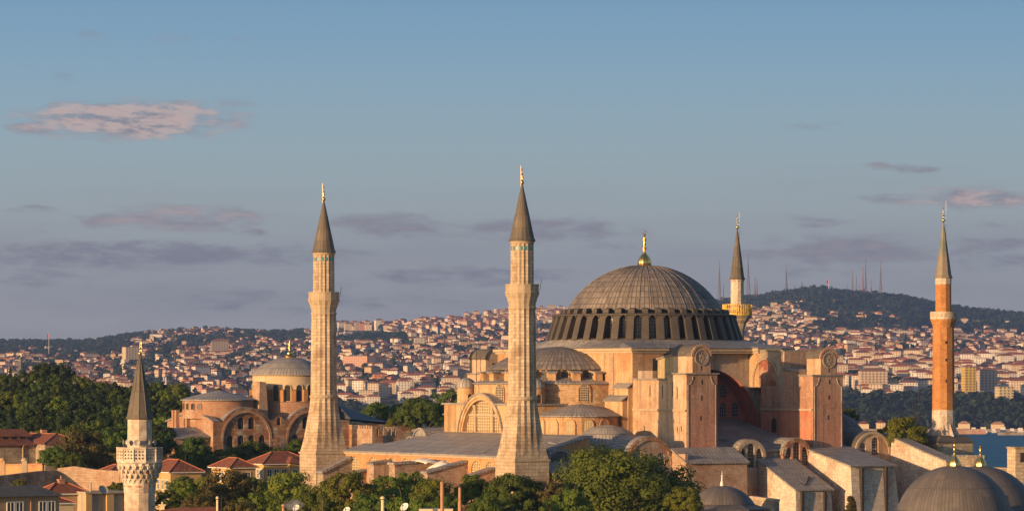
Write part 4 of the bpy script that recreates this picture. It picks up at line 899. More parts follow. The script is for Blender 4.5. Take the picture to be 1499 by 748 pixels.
def minaret_near(p):
    """near small minaret with pierced balcony; z from the church floor"""
    R_ = tag(empty('small_minaret', p, radians(20)), 'near white stone minaret with pierced balcony panels, loudspeakers and a grey cone', 'minaret')
    m = MB(); m.revolve([(1.36, 3), (1.33, 26.4)], 0, 0, 10); s_ = m.build('shaft', 'ashlar_white', R_)
    m = MB(); m.revolve([(1.37, 26.75), (1.40, 26.8), (1.40, 26.9), (1.37, 26.95)], 0, 0, 10); m.build('red_band', 'terracotta', s_)
    m = MB(); m.revolve([(1.33, 26.3), (1.38, 27.3)], 0, 0, 20); m.build('upper_drum', 'ashlar_white', R_)
    # corbel rings of stalactite niches
    m = MB()
    for j, (r, z) in enumerate(((1.42, 27.25), (1.58, 27.65), (1.74, 28.05), (1.86, 28.4))):
        m.revolve([(r - .12, z), (r, z + .12), (r + .02, z + .4), (r - .2, z + .4)], 0, 0, 40, mod=lambda k, a: 1.0 if k % 2 else .93)
        for k in range(20):
            a = 2*pi*(k + .5*(j % 2))/20; T = Matrix.Rotation(a, 4, 'Z'); m.prism([tuple(T @ Vector(v)) for v in ((r - .1, -.05, z - .16), (r + .02, -.05, z - .1), (r + .02, .05, z - .1), (r - .1, .05, z - .16))], [tuple(T @ Vector(v)) for v in ((r - .1, -.14, z + .2), (r + .07, -.14, z + .2), (r + .07, .14, z + .2), (r - .1, .14, z + .2))])
    m.build('stalactite_corbel', 'ashlar_white', R_)
    m = MB(); m.revolve([(1.9, 28.75), (1.98, 28.8), (1.98, 28.95), (1.2, 28.95)], 0, 0, 12); fl = m.build('balcony_floor', 'ashlar_white', R_)
    m = MB(); mr = MB(); posts = MB()
    for k in range(12):
        a0, a1 = 2*pi*k/12, 2*pi*(k+1)/12; A, B = Vector((1.93*cos(a0), 1.93*sin(a0), 0)), Vector((1.93*cos(a1), 1.93*sin(a1), 0)); U = (B - A); ln = U.length; U.normalize(); Dn = Vector((-U.y, U.x, 0))
        out = [(0.0, 28.95), (ln, 28.95), (ln, 30.0), (0.0, 30.0)]; holes = []
        for i in range(3):
            for j in range(3):
                cx_, cz_ = ln*(.22 + .28*i), 29.2 + .28*j; q = .085; holes.append([(cx_ + q*cos(t), cz_ + q*sin(t)) for t in [pi/3*x for x in range(6)]])
        m.facade(A, U, Dn, out, holes, .09); m.facade(A + Dn*.09, -U, -Dn, [(-x, z) for x, z in out][::-1], [[(-x, z) for x, z in h] for h in holes], 0)
        posts.tube([A + Vector((0, 0, 28.95)), A + Vector((0, 0, 30.12))], .085, 6); mr.tube([A + Vector((0, 0, 30.03)), B + Vector((0, 0, 30.03))], .09, 5)
    pp = m.build('balcony_parapet', 'ashlar_white', R_); posts.build('parapet_posts', 'ashlar_white', pp); mr.build('parapet_rail', 'ashlar_white', pp)
    m = MB(); m.revolve([(1.06, 28.9), (1.04, 32.4), (1.1, 32.5)], 0, 0, 10); us = m.build('upper_shaft', 'ashlar_white', R_)
    for k, a in enumerate((170, 208, 246, 284, 322, 0)):
        T = Matrix.Rotation(radians(a), 4, 'Z'); sm = MB(); q = lambda *v: tuple(T @ Vector(v))
        rings = [(1.02, .05), (1.2, .07), (1.3, .12), (1.38, .24), (1.40, .25), (1.36, .2)]
        for (x, r) in rings:
            for i in range(12): t = 2*pi*i/12; sm.v.append(q(x, r*cos(t), 30.52 + r*sin(t)))
        for j in range(len(rings) - 1):
            for i in range(12): sm.f.append((j*12 + i, j*12 + (i+1) % 12, (j+1)*12 + (i+1) % 12, (j+1)*12 + i))
        sm.f.append(tuple(60 + i for i in range(12)))
        sm.build('loudspeaker', 'speaker_grey', R_, smooth=True)
    m = MB(); m.revolve([(1.14, 32.45), (1.16, 32.55), (1.02, 32.85), (.07, 37.95)], 0, 0, 10, mod=lambda k, a: 1.02); cn = m.build('lead_cone', 'lead_lichen', R_)
    m = MB()
    for k in range(10):
        a = 2*pi*k/10; m.tube([(1.04*cos(a), 1.04*sin(a), 32.85), (.08*cos(a), .08*sin(a), 37.9)], .03, 4)
    m.build('cone_seams', 'lead_dark', cn)
    m = MB(); finial(m, 0, 0, 37.8, 1.3, .11); m.tube([(.12, 0, 37.9), (.12, 0, 38.9)], .015, 4); m.build('finial', 'gold', R_, smooth=True)
minaret_near(Vector((at(204.5, 600, 330).x, 330, -0.2)))

# ------------------------------------------------------------------ the small brick church
IF = Frame((at(312, 600, 905).x, 905))
def build_church():
    R = tag(empty('brick_church', IF.world(0, 0), radians(30)), 'weathered brick church with a cream drum, low grey dome and golden spike finial', 'church')
    s = lambda px, py: IF.on_n(px, py, 0)
    a1, a2 = s(361, 605), s(455.5, 605)
    def P(px, py): q = s(px, py); return (q[0], q[2])
    ztop = P(361, 600)[1]; zb = 8
    r1 = (P(395, 640)[0] - P(327, 640)[0])/2; zc = P(361, 603.7)[1] - r1
    e1, e2 = a1[0], a2[0]; zv = P(405, 615)[1]
    out = [(0, zb), (e2 + 10, zb), (e2 + 10, zv)]
    arcq = lambda c, k: (c + (r1 + 1.2)*cos(k), zc + (r1 + 1.2)*sin(k))
    t0 = math.asin((zv - zc)/(r1 + 1.2))
    out += [arcq(e2, t0 + (pi - 2*t0)*k/14) for k in range(15)]
    mid = P(408, 607); out += [(mid[0] + 1.6, zv), (mid[0], mid[1]), (mid[0] - 1.6, zv)]
    out += [arcq(e1, t0 + (pi - 2*t0)*k/14) for k in range(15)] + [(0, zv)]
    big = []
    for c in (e1, e2): big.append([(c - r1, zb + 4), (c + r1, zb + 4)] + [(c + r1*cos(pi*k/20), zc + r1*sin(pi*k/20)) for k in range(21)])
    sm = arch(mid[0], P(408, 622)[1], 1.0, 1.9, 8)
    m = MB(); m.facade((0, 0, 0), *SN, out, big + [sm], .28); W_ = m.build('south_wall', 'old_brick', R)
    pane(W_, (0, 0, 0), *SN, sm, .5, 'dark_glass')
    for c, b in zip((e1, e2), big):
        rows = []
        zu, zl = P(360, 628)[1], P(360, 654)[1]
        for d in (-1.35, 1.35): rows.append(arch(c + d, zu, 1.55, 2.75, 8))
        for d in (-4.1, -1.35, 1.35, 4.1): rows.append(arch(c + d, zl, 1.55, 2.75, 8))
        f = MB(); f.facade((0, .28, 0), *SN, b, rows, .4); F = f.build('arch_infill', 'old_brick', R)
        for r in rows: pane(F, (0, .28, 0), *SN, r, .35, 'dark_glass', (3, 6), 'iron', bw=.04)
        rg = MB()
        for k in range(20):
            a, bb = pi*k/20, pi*(k+1)/20; q = lambda r, t, y: (c + r*cos(t), y, zc + r*sin(t))
            rg.prism([q(r1 - .02, a, -.12), q(r1 + .55, a, -.12), q(r1 + .55, a, .1), q(r1 - .02, a, .1)], [q(r1 - .02, bb, -.12), q(r1 + .55, bb, -.12), q(r1 + .55, bb, .1), q(r1 - .02, bb, .1)])
        rg.build('arch_moulding', 'brickwork', F)
        vm = MB(); barrel(vm, c - r1 - 1.2, c + r1 + 1.2, zc, r1, .06, 9, 'n', 18, .2, .1); vm.build('vault_roof', 'lead', R, smooth=30)
    # west end
    w = lambda px, py: IF.on_e(px, py, 0)
    wn = w(245, 620)[1]; zr = w(268, 600)[2]
    m = MB(); m.facade((-.02, 0, 0), *WE, [(-wn, zb), (0, zb), (0, zv), (-6, zv + 1.6), (-wn*.62, zr), (-wn, zv - .4)], [], 0); m.face([(0, wn, zb), (40, wn, zb), (40, wn, zv), (0, wn, zv)][::-1]); WW = m.build('west_wall', 'brickwork', R)
    for n in (w(259.5, 610)[1], w(275, 610)[1]):
        for d in (-.75, .75):
            m = MB(); m.box(-.9, .05, n + d - .5, n + d + .5, w(260, 640)[2], w(260, 600)[2]); m.build('pilaster', 'brickwork', WW)
    lean('nave_roof', 'lead', R, [(-.4, -.2, zv + .1), (e1 - r1 - 1.1, -.2, zv + .1), (e1 - r1 - 1.1, 10, zv + 2.6), (-.4, 10, zv + 2.6)], .3); lean('nave_roof', 'lead', R, [(-.4, 10, zv + 2.6), (14, 10, zv + 2.6), (14, wn + .4, zv - .2), (-.4, wn + .4, zv - .2)], .3)
    lean('nave_roof', 'lead', R, [(13.9, 1.2, zv - .1), (e2 + 11, 1.2, zv - .1), (e2 + 11, 12, zv + 1.5), (13.9, 12, zv + 1.5)], .3)
    # annex
    az = IF.on_e(240, 640, -7)
    m = MB(); m.box(-9, -.05, 1.5, wn + 4, 6, az[2]); A = m.build('annex_wall', 'brickwork', R)
    lean('annex_roof', 'lead', A, [(-9.5, 1.0, az[2]), (-.1, 1.0, az[2] + .2), (-.1, 9, az[2] + 2.4), (-9.5, 9, az[2] + 2.2)], .25); lean('annex_roof', 'lead', A, [(-9.5, 9, az[2] + 2.2), (-.1, 9, az[2] + 2.4), (-.1, wn + 4.5, az[2] + .2), (-9.5, wn + 4.5, az[2])], .25)
    for n in (4, 8.5, 13, 18): 
        h = arch(-n, az[2] - 6.5, 1.6, 3.6, 8); pane(A, (-9.06, 0, 0), *WE, h, .03, 'dark_glass', (3, 5), 'trim_stone', bw=.05)
    # western oval bay with low cone
    c = IF.on_n(321, 590, 10.5); zz = lambda y: IF.on_n(321, y, 10.5)[2]
    m = MB(); m.revolve([(8.6, zz(612)), (8.6, zz(584.5))], c[0], 10.5, 36); B = m.build('west_bay', 'brickwork', R, smooth=30)
    m = MB(); m.revolve([(9.1, zz(585) - .2), (9.1, zz(585) + .1), (6, zz(579)), (0, zz(570.5))], c[0], 10.5, 48); m.build('cone_roof', 'lead', B, smooth=15)
    for a in (172, 186, 199, 212): roundwin(B, (c[0], 10.5), 8.6, a, zz(599), 1.0, 1.5, None, 'brickwork', 'dark_glass', fw=.15)
    # drum and dome
    c = IF.on_n(424, 560, 10.5); zz = lambda y: IF.on_n(424, y, 10.5)[2]
    m = MB(); m.revolve([(9.5, zz(618)), (9.5, zz(588)), (8.75, zz(587.6))], c[0], 10.5, 40); m.build('drum_base', 'brickwork', R, smooth=30)
    m = MB(); m.revolve([(8.7, zz(588)), (8.75, zz(550)), (9.15, zz(549.5)), (9.15, zz(548))], c[0], 10.5, 40); Dm = m.build('drum', 'cream_drum', R, smooth=30)
    for k in range(20):
        a = 360*k/20 + 6; roundwin(Dm, (c[0], 10.5), 8.72, a, zz(586.5), 1.35, 3.8, None, 'cream_drum', 'dark_glass', fw=.22)
        T = Matrix.Translation((c[0], 10.5, 0)) @ Matrix.Rotation(radians(a + 9), 4, 'Z'); q = lambda *v: tuple(T @ Vector(v))
        m = MB(); m.prism([q(8.6, -.55, zz(587.5)), q(9.45, -.55, zz(587.5)), q(9.45, .55, zz(587.5)), q(8.6, .55, zz(587.5))], [q(8.6, -.55, zz(569)), q(9.45, -.55, zz(570.5)), q(9.45, .55, zz(570.5)), q(8.6, .55, zz(569))]); m.build('drum_pier', 'fine_brick', Dm)
    zr, zt, rr = zz(548.5), zz(522.5), 9.1; h = zt - zr; Rc = (rr*rr + h*h)/(2*h); t0 = math.asin((Rc - h)/Rc)
    m = MB(); m.revolve([(9.3, zr - .15)] + [(Rc*cos(t0 + (pi/2 - t0)*k/16), zt - Rc + Rc*sin(t0 + (pi/2 - t0)*k/16)) for k in range(17)], c[0], 10.5, 96, mod=lambda k, a: 1 + .008*(k % 2)); m.build('dome', 'lead', R, smooth=20)
    m = MB(); m.revolve([(1.4, zt - .2), (1.5, zt + .3), (1.0, zt + .5)], c[0], 10.5, 16); finial(m, c[0], 10.5, zt + .3, zz(497) - zt, .75); m.build('finial', 'gold', R, smooth=True)
    # ruined stub beside the drum
    q = IF.on_n(384, 600, 2.5); m = MB(); m.prism([(q[0] - 1.5, 2.2, 15), (q[0] + 2.3, 2.2, 15), (q[0] + 2.3, 6, 15), (q[0] - 1.5, 6, 15)], [(q[0] - .6, 2.6, zz(558)), (q[0] + 1.0, 2.6, zz(559)), (q[0] + 1.0, 6, zz(559)), (q[0] - .6, 6, zz(558))]); m.build('broken_buttress', 'rubble', R)
    # lower eastern limb with a blue-grey roof
    e0 = e2 + 9.9; z1 = IF.on_n(500, 615, -1.5)[2]
    m = MB(); m.box(e0, e0 + 16, -1.5, 14, 6, z1 - 1.0); E_ = m.build('east_limb', 'old_brick', R)
    m = MB(); m.prism([(e0 - .5, -2, z1 + .3), (e0 + 16.5, -2, z1 - 1.1), (e0 + 16.5, 14.5, z1 - 1.1), (e0 - .5, 14.5, z1 + .3)], [(e0 - .5, 4.5, z1 + 3.6), (e0 + 12, 5.5, z1 - .2), (e0 + 12, 7.5, z1 - .2), (e0 - .5, 8.5, z1 + 3.6)]); m.build('east_roof', 'slate_blue', E_)
mat('cream_drum', (.52, .40, .25), (.56, .45, .3), .4, (.45, .36, .26), .2, streak=.3)
build_church()
# crenellated ruin beside it
RF = Frame((at(545, 640, 850).x, 850))
R_ = tag(empty('ruined_wall', RF.world(0, 0), radians(30)), 'roofless crenellated stone ruin with three small openings beside the lead roofs', 'ruin')
zt = RF.on_n(550, 624, 0)[2]; w_e = RF.on_n(587, 640, 0)[0]; w_n = RF.on_e(523, 640, 0)[1]
hl = [arch(RF.on_n(p, 636, 0)[0], RF.on_n(p, 637, 0)[2], .95, 1.6, 5) for p in (551.5, 564, 576)]
top = [(w_e, zt)]
for k in range(7):
    e = w_e*(1 - (k + .5)/7); top += [(e + .42, zt + .1*(k % 3)), (e + .3, zt - .5), (e - .28, zt - .45), (e - .4, zt + .12*((k + 1) % 3))]
m = MB(); m.facade((0, 0, 0), *SN, [(0, 5), (w_e, 5)] + top + [(0, zt)], hl, .8); m.facade((0, .8, 0), (-1, 0, 0), (0, -1, 0), [(-x, z) for x, z in ([(0, 5), (w_e, 5)] + top + [(0, zt)])], [[(-x, z) for x, z in h] for h in hl], 0); m.build('pierced_wall', 'rubble', R_)
m = MB(); m.box(-.02, .9, .02, w_n, 5, zt - .5)
for k in range(6): m.box(-.02, .9, .05 + w_n*k/6, w_n*(k + .62)/6, zt - .5, zt + .1*(k % 3))
m.build('return_wall', 'rubble', R_); m = MB(); m.box(w_e - .8, w_e + .01, .8, w_n, 5, zt - .2); m.build('return_wall', 'rubble', R_)

# ------------------------------------------------------------------ houses below the church and at the lower left
def house(px, d, eave_y, we, wn, hw, hr, wall, roof, label, win=(), name='house', cat='house', over=.6, group=None, chim=(), wwin=(), trim='white_paint', bay=None, winh=1.7, winw=.95):
    """px, d: the south-west corner; eave_y its eaves; we/wn plan size; win/wwin: window centres along the south / west wall"""
    p = at(px, eave_y, d); z1 = p.z; R = tag(empty(name, Vector((p.x, p.y, z1 - hw)), radians(30)), label, cat, group)
    m = MB(); m.box(0, we, 0, wn, -3, hw); 
    if bay: m.box(bay[0], bay[1], -1.1, .1, -3, hw)
    wl = m.build('wall', wall, R)
    m = MB(); o = over; r = min(we, wn)/2
    if we >= wn: a, b = (r*.95, wn/2, hw + hr), (we - r*.95, wn/2, hw + hr)
    else: a, b = (we/2, r*.95, hw + hr), (we/2, wn - r*.95, hw + hr)
    A = [(-o, -o, hw), (we + o, -o, hw), (we + o, wn + o, hw), (-o, wn + o, hw)]
    if we >= wn: m.face([A[0], A[1], b, a]); m.face([A[1], A[2], b]); m.face([A[2], A[3], a, b]); m.face([A[3], A[0], a])
    else: m.face([A[0], A[1], a]); m.face([A[1], A[2], b, a]); m.face([A[2], A[3], b]); m.face([A[3], A[0], a, b])
    m.face(A[::-1])
    if bay:
        u0, u1 = bay[0] - o, bay[1] + o; c = ((u0 + u1)/2, -.9 + (u1 - u0)*.30, hw + hr*.62); top = ((u0 + u1)/2, wn*.45, hw + hr*.62)
        B = [(u0, -1.1 - o, hw + .02), (u1, -1.1 - o, hw + .02), (u1, wn*.3, hw + .02), (u0, wn*.3, hw + .02)]; m.face([B[0], B[1], c]); m.face([B[1], B[2], top, c]); m.face([B[3], B[0], c, top])
    rf = m.build('roof', roof, R)
    m = MB()
    for (P_, Q_) in ((A[0], a), (A[1], b if we >= wn else a), (A[3], a if we >= wn else b), (a, b)): m.tube([P_, Q_], .13, 5)
    m.build('ridge_tiles', 'tile_ridge' if roof == 'tile_roof' else 'lead', rf)
    m = MB(); t = .14; m.box(-o*.95, we + o*.95, -o*.95, -o*.95 + t, hw - .2, hw - .012); m.box(-o*.95, -o*.95 + t, -o*.95 + t, wn + o*.9, hw - .2, hw - .012); m.build('eaves', trim, rf)
    def window(O, U, D, u, w0):
        U, D, Z = Vector(U), Vector(D), Vector((0, 0, 1)); O = Vector(O); w, h = winw, winh
        f = MB()
        for (a0, a1, b0, b1) in ((-w/2 - .14, -w/2, -.1, h + .14), (w/2, w/2 + .14, -.1, h + .14), (-w/2, w/2, h, h + .14), (-w/2 - .2, w/2 + .2, -.22, -.1), (-w/2, w/2, -.1, 0), (-.045, .045, 0, h), (-w/2, -.045, h*.56, h*.56 + .07), (.045, w/2, h*.56, h*.56 + .07)):
            q = [O + U*(u + x) + Z*(w0 + y) for x, y in ((a0, b0), (a1, b0), (a1, b1), (a0, b1))]; f.prism([x - D*.09 for x in q], [x + D*.02 for x in q])
        g = f.build('window', trim, R); p_ = MB(); p_.face([O - D*.02 + U*(u + x) + Z*(w0 + y) for x, y in ((-w/2, 0), (w/2, 0), (w/2, h), (-w/2, h))]); p_.build('pane', 'blue_glass', g)
    for (u, w0) in win:
        iny = bay and bay[0] < u < bay[1]; window((0, -1.1 if iny else 0, 0), *SN, u, w0)
    for (u, w0) in wwin: window((0, 0, 0), *WE, -u, w0)
    for (x, y, h) in chim:
        m = MB(); m.box(x - .45, x + .45, y - .35, y + .35, hw, hw + h); m.box(x - .55, x + .55, y - .45, y + .45, hw + h, hw + h + .18); c = m.build('chimney', 'terracotta', R)
        m = MB(); m.revolve([(.14, 0), (.12, .5)], x, y, 8); m.build('chimney_pot', 'terracotta', c, loc=(0, 0, hw + h + .18))
    return R
house(386, 800, 678.5, 11.5, 8, 6.5, 2.3, 'yellow_wall', 'tile_roof', 'yellow house with a bay and white windows at the stone minaret foot', [(1.3, 3.6), (2.9, 3.6), (4.6, 3.6), (6.6, 3.6), (9.3, 3.6), (10.6, 3.6)], wwin=[(1.2, 3.6), (2.6, 3.6), (4.4, 3.6), (6.0, 3.6)], bay=(5.4, 7.9), group='yellow timber houses with red roofs')
house(338, 785, 684, 5.5, 9, 6.5, 1.9, 'ochre_wall', 'tile_roof', 'small ochre house half hidden by trees, second red roof from the stone minaret', [(1.2, 3.8), (3.8, 3.8)], wwin=[(1.5, 3.8), (4, 3.8)], group='yellow timber houses with red roofs')
house(249.5, 750, 690.5, 6.5, 11, 7.5, 2.3, 'ochre_wall', 'tile_roof', 'ochre house with arched white windows just behind the near white minaret', [(1.2, 4.2)], wwin=[(1.4, 4.2), (3.4, 4.2), (5.4, 4.2), (1.4, .6), (3.4, .6)], group='yellow timber houses with red roofs')
house(158, 730, 695, 6.5, 7.5, 6, 1.9, 'cream_wall', 'tile_roof', 'cream house with a low brown-red roof left of the near white minaret', [(1.2, 3.4), (2.9, 3.4), (4.6, 3.4)], wwin=[], group='yellow timber houses with red roofs')
# long stone hall with clerestory
HF = at(66, 650, 830)
R_ = tag(empty('stone_hall', Vector((HF.x, HF.y, 0)), radians(30)), 'long low stone hall with red tiled roofs and clerestory windows below the dark wood', 'building')
zE = HF.z
m = MB(); m.box(0, 9, 0, 22, 5, zE); m.box(-16, 0.0, 5, 20, 5, zE - .15); m.build('wall', 'weathered_stone', R_)
m = MB(); m.prism([(-.7, -.7, zE), (9.7, -.7, zE), (9.7, 22.7, zE), (-.7, 22.7, zE)], [(4.2, 4.2, zE + 2.1), (4.8, 4.2, zE + 2.1), (4.8, 18, zE + 2.1), (4.2, 18, zE + 2.1)]); rf = m.build('roof', 'tile_roof', R_)
m = MB(); m.tube([(-.7, -.7, zE), (4.3, 4.2, zE + 2.1), (4.3, 18, zE + 2.1)], .16, 5); m.tube([(9.7, -.7, zE), (4.8, 4.2, zE + 2.1)], .16, 5); m.build('ridge_tiles', 'tile_ridge', rf)
lean('roof', 'tile_roof', R_, [(-17, 4.2, zE - .1), (-.2, 4.2, zE - .1), (-.2, 9, zE + 1.0), (-17, 9, zE + 1.0)], .2)
m = MB(); m.box(-16.5, -.4, 9, 15, zE - .2, zE + 1.75); cw = m.build('clerestory', 'brown_wall', R_)
for k in range(8): solid('window', 'dark_glass', cw, (-15.6 + 1.95*k, -14.4 + 1.95*k, 8.93, 9.1, zE + .98, zE + 1.62))
lean('roof', 'tile_roof', R_, [(-17.3, 8.3, zE + 1.75), (.4, 8.3, zE + 1.75), (.4, 12, zE + 3.1), (-17.3, 12, zE + 3.1)], .2); lean('roof', 'tile_roof', R_, [(-17.3, 12, zE + 3.1), (.4, 12, zE + 3.1), (.4, 15.7, zE + 1.75), (-17.3, 15.7, zE + 1.75)], .2)
m = MB(); m.box(4.0, 5.2, 11, 12, zE + 1.8, zE + 2.9); m.build('chimney', 'terracotta', R_)
solid('window', 'dark_glass', R_, (-12.5, -11.3, 4.9, 5.1, zE - 4.2, zE - 2.8)); solid('window_frame', 'white_paint', R_, (-12.7, -12.5, 4.86, 5.0, zE - 4.4, zE - 2.6), (-11.3, -11.1, 4.86, 5.0, zE - 4.4, zE - 2.6), (-12.5, -11.3, 4.86, 5.0, zE - 2.8, zE - 2.6))
m = MB(); m.tube([(-3.0, 4.2, zE - .2), (-3.0, 4.85, zE - .9), (-3.0, 4.85, 8)], .14, 6); m.build('downpipe', 'trim_stone', R_)
# stone precinct wall
def wallrun(name, label, pts, th, mt, cop=None, cat='wall', zb=3):
    R = tag(empty(name, Vector((pts[0][0], pts[0][1], 0))), label, cat); o = Vector((pts[0][0], pts[0][1], 0)); m = MB()
    for a, b in zip(pts, pts[1:]):
        A, B = Vector(a) - o, Vector(b) - o; d = Vector((B.x - A.x, B.y - A.y, 0)).normalized(); n = Vector((-d.y, d.x, 0))*th
        q = [Vector((A.x, A.y, zb)), Vector((B.x, B.y, zb)), Vector((B.x, B.y, zb)) + n, Vector((A.x, A.y, zb)) + n]; t = [A, B, B + n, A + n]; m.prism(q, t)
    w = m.build('masonry', mt, R)
    if cop:
        m = MB()
        for a, b in zip(pts, pts[1:]):
            A, B = Vector(a) - o, Vector(b) - o; d = Vector((B.x - A.x, B.y - A.y, 0)).normalized(); n = Vector((-d.y, d.x, 0)); Z = Vector((0, 0, .3))
            q = [A - n*.15, B - n*.15, B + n*(th + .15), A + n*(th + .15)]; m.prism(q, [x + Z for x in q])
        m.build('coping', cop, R)
    return R
wallrun('precinct_wall', 'long grey stone wall running below the red-roofed stone hall', [at(-60, 700, 700), at(2, 696, 709), at(60, 689, 718), at(84, 688, 722)], 1.0, 'weathered_stone')
wallrun('rubble_wall', 'sunlit ragged brown rubble wall left of the cream house', [at(84, 685, 722), at(108, 682, 721), at(140, 687, 719), at(190, 690, 714)], 1.2, 'rubble')
wallrun('garden_wall', 'orange plastered garden wall with two stout gate posts', [at(-40, 682, 765), at(62, 680, 755)], .6, 'plaster_orange', 'terracotta')
for (px, mt, lb) in ((3.5, 'plaster_ochre', 'sunlit ochre gate post with a round cap on the garden wall'), (36, 'trim_stone', 'grey stone gate post with a domed cap on the garden wall')):
    p = at(px, 690, 748); R_ = tag(empty('gate_post', Vector((p.x, p.y, 3))), lb, 'post', 'gate posts on the garden wall'); zt = at(px, 674, 748).z - 3
    m = MB(); m.box(-.5, .5, -.5, .5, 0, zt); m.build('shaft', mt, R_)
    m = MB(); m.revolve([(.72, zt), (.72, zt + .15), (.55, zt + .4), (.3, zt + .55), (0, zt + .6)], 0, 0, 12); m.build('cap', mt, R_, smooth=30)
# lower-left foreground buildings
mat('slate_roof', (.10, .10, .095), (.13, .125, .115), .6, brick=(.6, .5, .04, .85, 1.08, .7), rough=.7, bump=.3)
p = at(-70, 728, 470); R_ = tag(empty('tan_building', Vector((p.x, p.y, 0)), radians(36)), 'tan building with dark slate roof and paired white windows before the stone wall', 'building'); zE = p.z
m = MB(); m.box(0, 14.6, 0, 6, 3, zE); m.build('wall', 'brown_wall', R_)
m = MB(); m.prism([(-.5, -.6, zE), (15.1, -.6, zE + .0), (15.1, 6.6, zE), (-.5, 6.6, zE)], [(1.5, 2.6, zE + 1.2), (13.0, 2.6, zE + 1.2), (13.0, 3.4, zE + 1.2), (1.5, 3.4, zE + 1.2)]); m.build('roof', 'slate_roof', R_)
for u in (7.9, 9.1, 12.3, 13.5):
    f = MB(); w, h, z0 = .85, 1.65, zE - 2.25
    for (a0, a1, b0, b1) in ((-w/2 - .12, -w/2, 0, h), (w/2, w/2 + .12, 0, h), (-w/2, w/2, h - .12, h), (-w/2, w/2, 0, .12), (-.05, .05, .12, h - .12)): f.box(u + a0, u + a1, -.1, .0, z0 + b0, z0 + b1)
    g = f.build('window', 'white_paint', R_); solid('pane', 'blue_glass', g, (u - w/2, u + w/2, -.03, .0, z0 + .1, z0 + h - .1))
m = MB(); m.box(10.6, 10.8, -.12, 0, 3, zE - .1); m.build('pilaster', 'terracotta', R_)
house(70, 590, 722, 6.5, 4.6, 5, 1.5, 'brown_wall', 'tile_roof', 'small low house with red roof and squat chimney below the stone wall', [], over=.5, chim=[(3.2, 2.4, 1.9)], cat='house')
house(78, 540, 735.5, 3.0, 3, 4, .7, 'cream_wall', 'tile_roof', 'tiny cream hut with a red roof beside the tan building', [], over=.4, name='hut', cat='hut')
# concrete garage with piers
p = at(126, 719, 590); R_ = tag(empty('concrete_shed', Vector((p.x, p.y, 0)), radians(33)), 'flat-roofed concrete shed with tan piers left of the near white minaret', 'shed'); zE = p.z
m = MB(); m.box(0, 7.4, .5, 6, 2, zE - .3); m.build('wall', 'concrete', R_)
for (a, b) in ((0, 1.0), (3.5, 4.7), (6.6, 7.6)): solid('pier', 'ochre_wall', R_, (a, b, 0, .55, 2, zE - .35))
lean('flat_roof', 'concrete', R_, [(-.2, -.2, zE - .05), (7.7, -.2, zE - .05), (7.7, 6.2, zE - .05), (-.2, 6.2, zE - .05)], .28)
m = MB(); m.tube([(.9, .3, zE - .1), (.9, .3, zE + 1.3)], .16, 8); m.build('vent_pipe', 'concrete', R_)
def dish(px, py, d, r, label, yaw=0, grey='white_paint', tilt=35):
    p = at(px, py, d); R = tag(empty('satellite_dish', p, radians(yaw)), label, 'satellite dish', 'satellite dishes on near roofs')
    m = MB(); T = Matrix.Rotation(radians(90 - tilt), 4, 'X'); n = 16
    prof = [(0, 0), (r*.4, r*.05), (r*.75, r*.16), (r, r*.30)]
    for (q, z) in prof:
        for k in range(n): m.v.append(tuple(T @ Vector((q*cos(2*pi*k/n), q*sin(2*pi*k/n), z))))
    for j in range(3):
        for k in range(n): m.f.append((j*n + k, j*n + (k+1) % n, (j+1)*n + (k+1) % n, (j+1)*n + k))
    m.build('reflector', grey, R, smooth=True)
    m = MB(); f = T @ Vector((0, 0, r*.95)); m.tube([T @ Vector((0, -r*.95, r*.27)), f], .03, 5); m.tube([f, f + (T @ Vector((0, 0, -.15)))], .07, 6); m.build('feed_arm', 'iron', R)
    m = MB(); m.tube([(0, .05, -r*.1), (0, .3, -r*.7), (0, .3, -3.5)], .05, 6); m.build('mount', 'iron', R)
dish(150.5, 717.5, 588, .8, 'grey satellite dish tilted on the concrete shed roof', 40, 'speaker_grey')
dish(434, 743.5, 430, .42, 'small white satellite dish beside the smoking chimney', -35)
dish(508, 747, 430, .42, 'small satellite dish low among leaves, between the thin pole and the cream post', -30)
dish(593, 742.5, 430, .52, 'largest white satellite dish turned left, beside the cream post', -40)
# near red roof with chimney post and pole
p = at(222, 749, 430); R_ = tag(empty('near_house', Vector((p.x, p.y, 0)), radians(2)), 'near house with a dull red roof just right of the near white minaret', 'house'); zE = p.z
m = MB(); m.box(0, 7.2, 0, 5, 2, zE - .3); m.build('wall', 'cream_wall', R_)
m = MB(); m.prism([(-.4, -.5, zE - .35), (7.6, -.5, zE - .35), (7.6, 5.5, zE - .35), (-.4, 5.5, zE - .35)], [(1.4, 2.4, zE + .35), (6.9, 2.4, zE + .5), (6.9, 2.7, zE + .5), (1.4, 2.7, zE + .35)]); m.build('roof', 'tile_roof', R_)
m = MB(); m.box(.75, 1.3, 1.8, 2.3, zE - .3, zE + .65); m.box(.6, 1.45, 1.65, 2.45, zE + .65, zE + .78); m.tube([(1.05, 2.05, zE + .75), (1.05, 2.05, zE + 1.05)], .1, 6); m.build('chimney', 'cream_wall', R_)
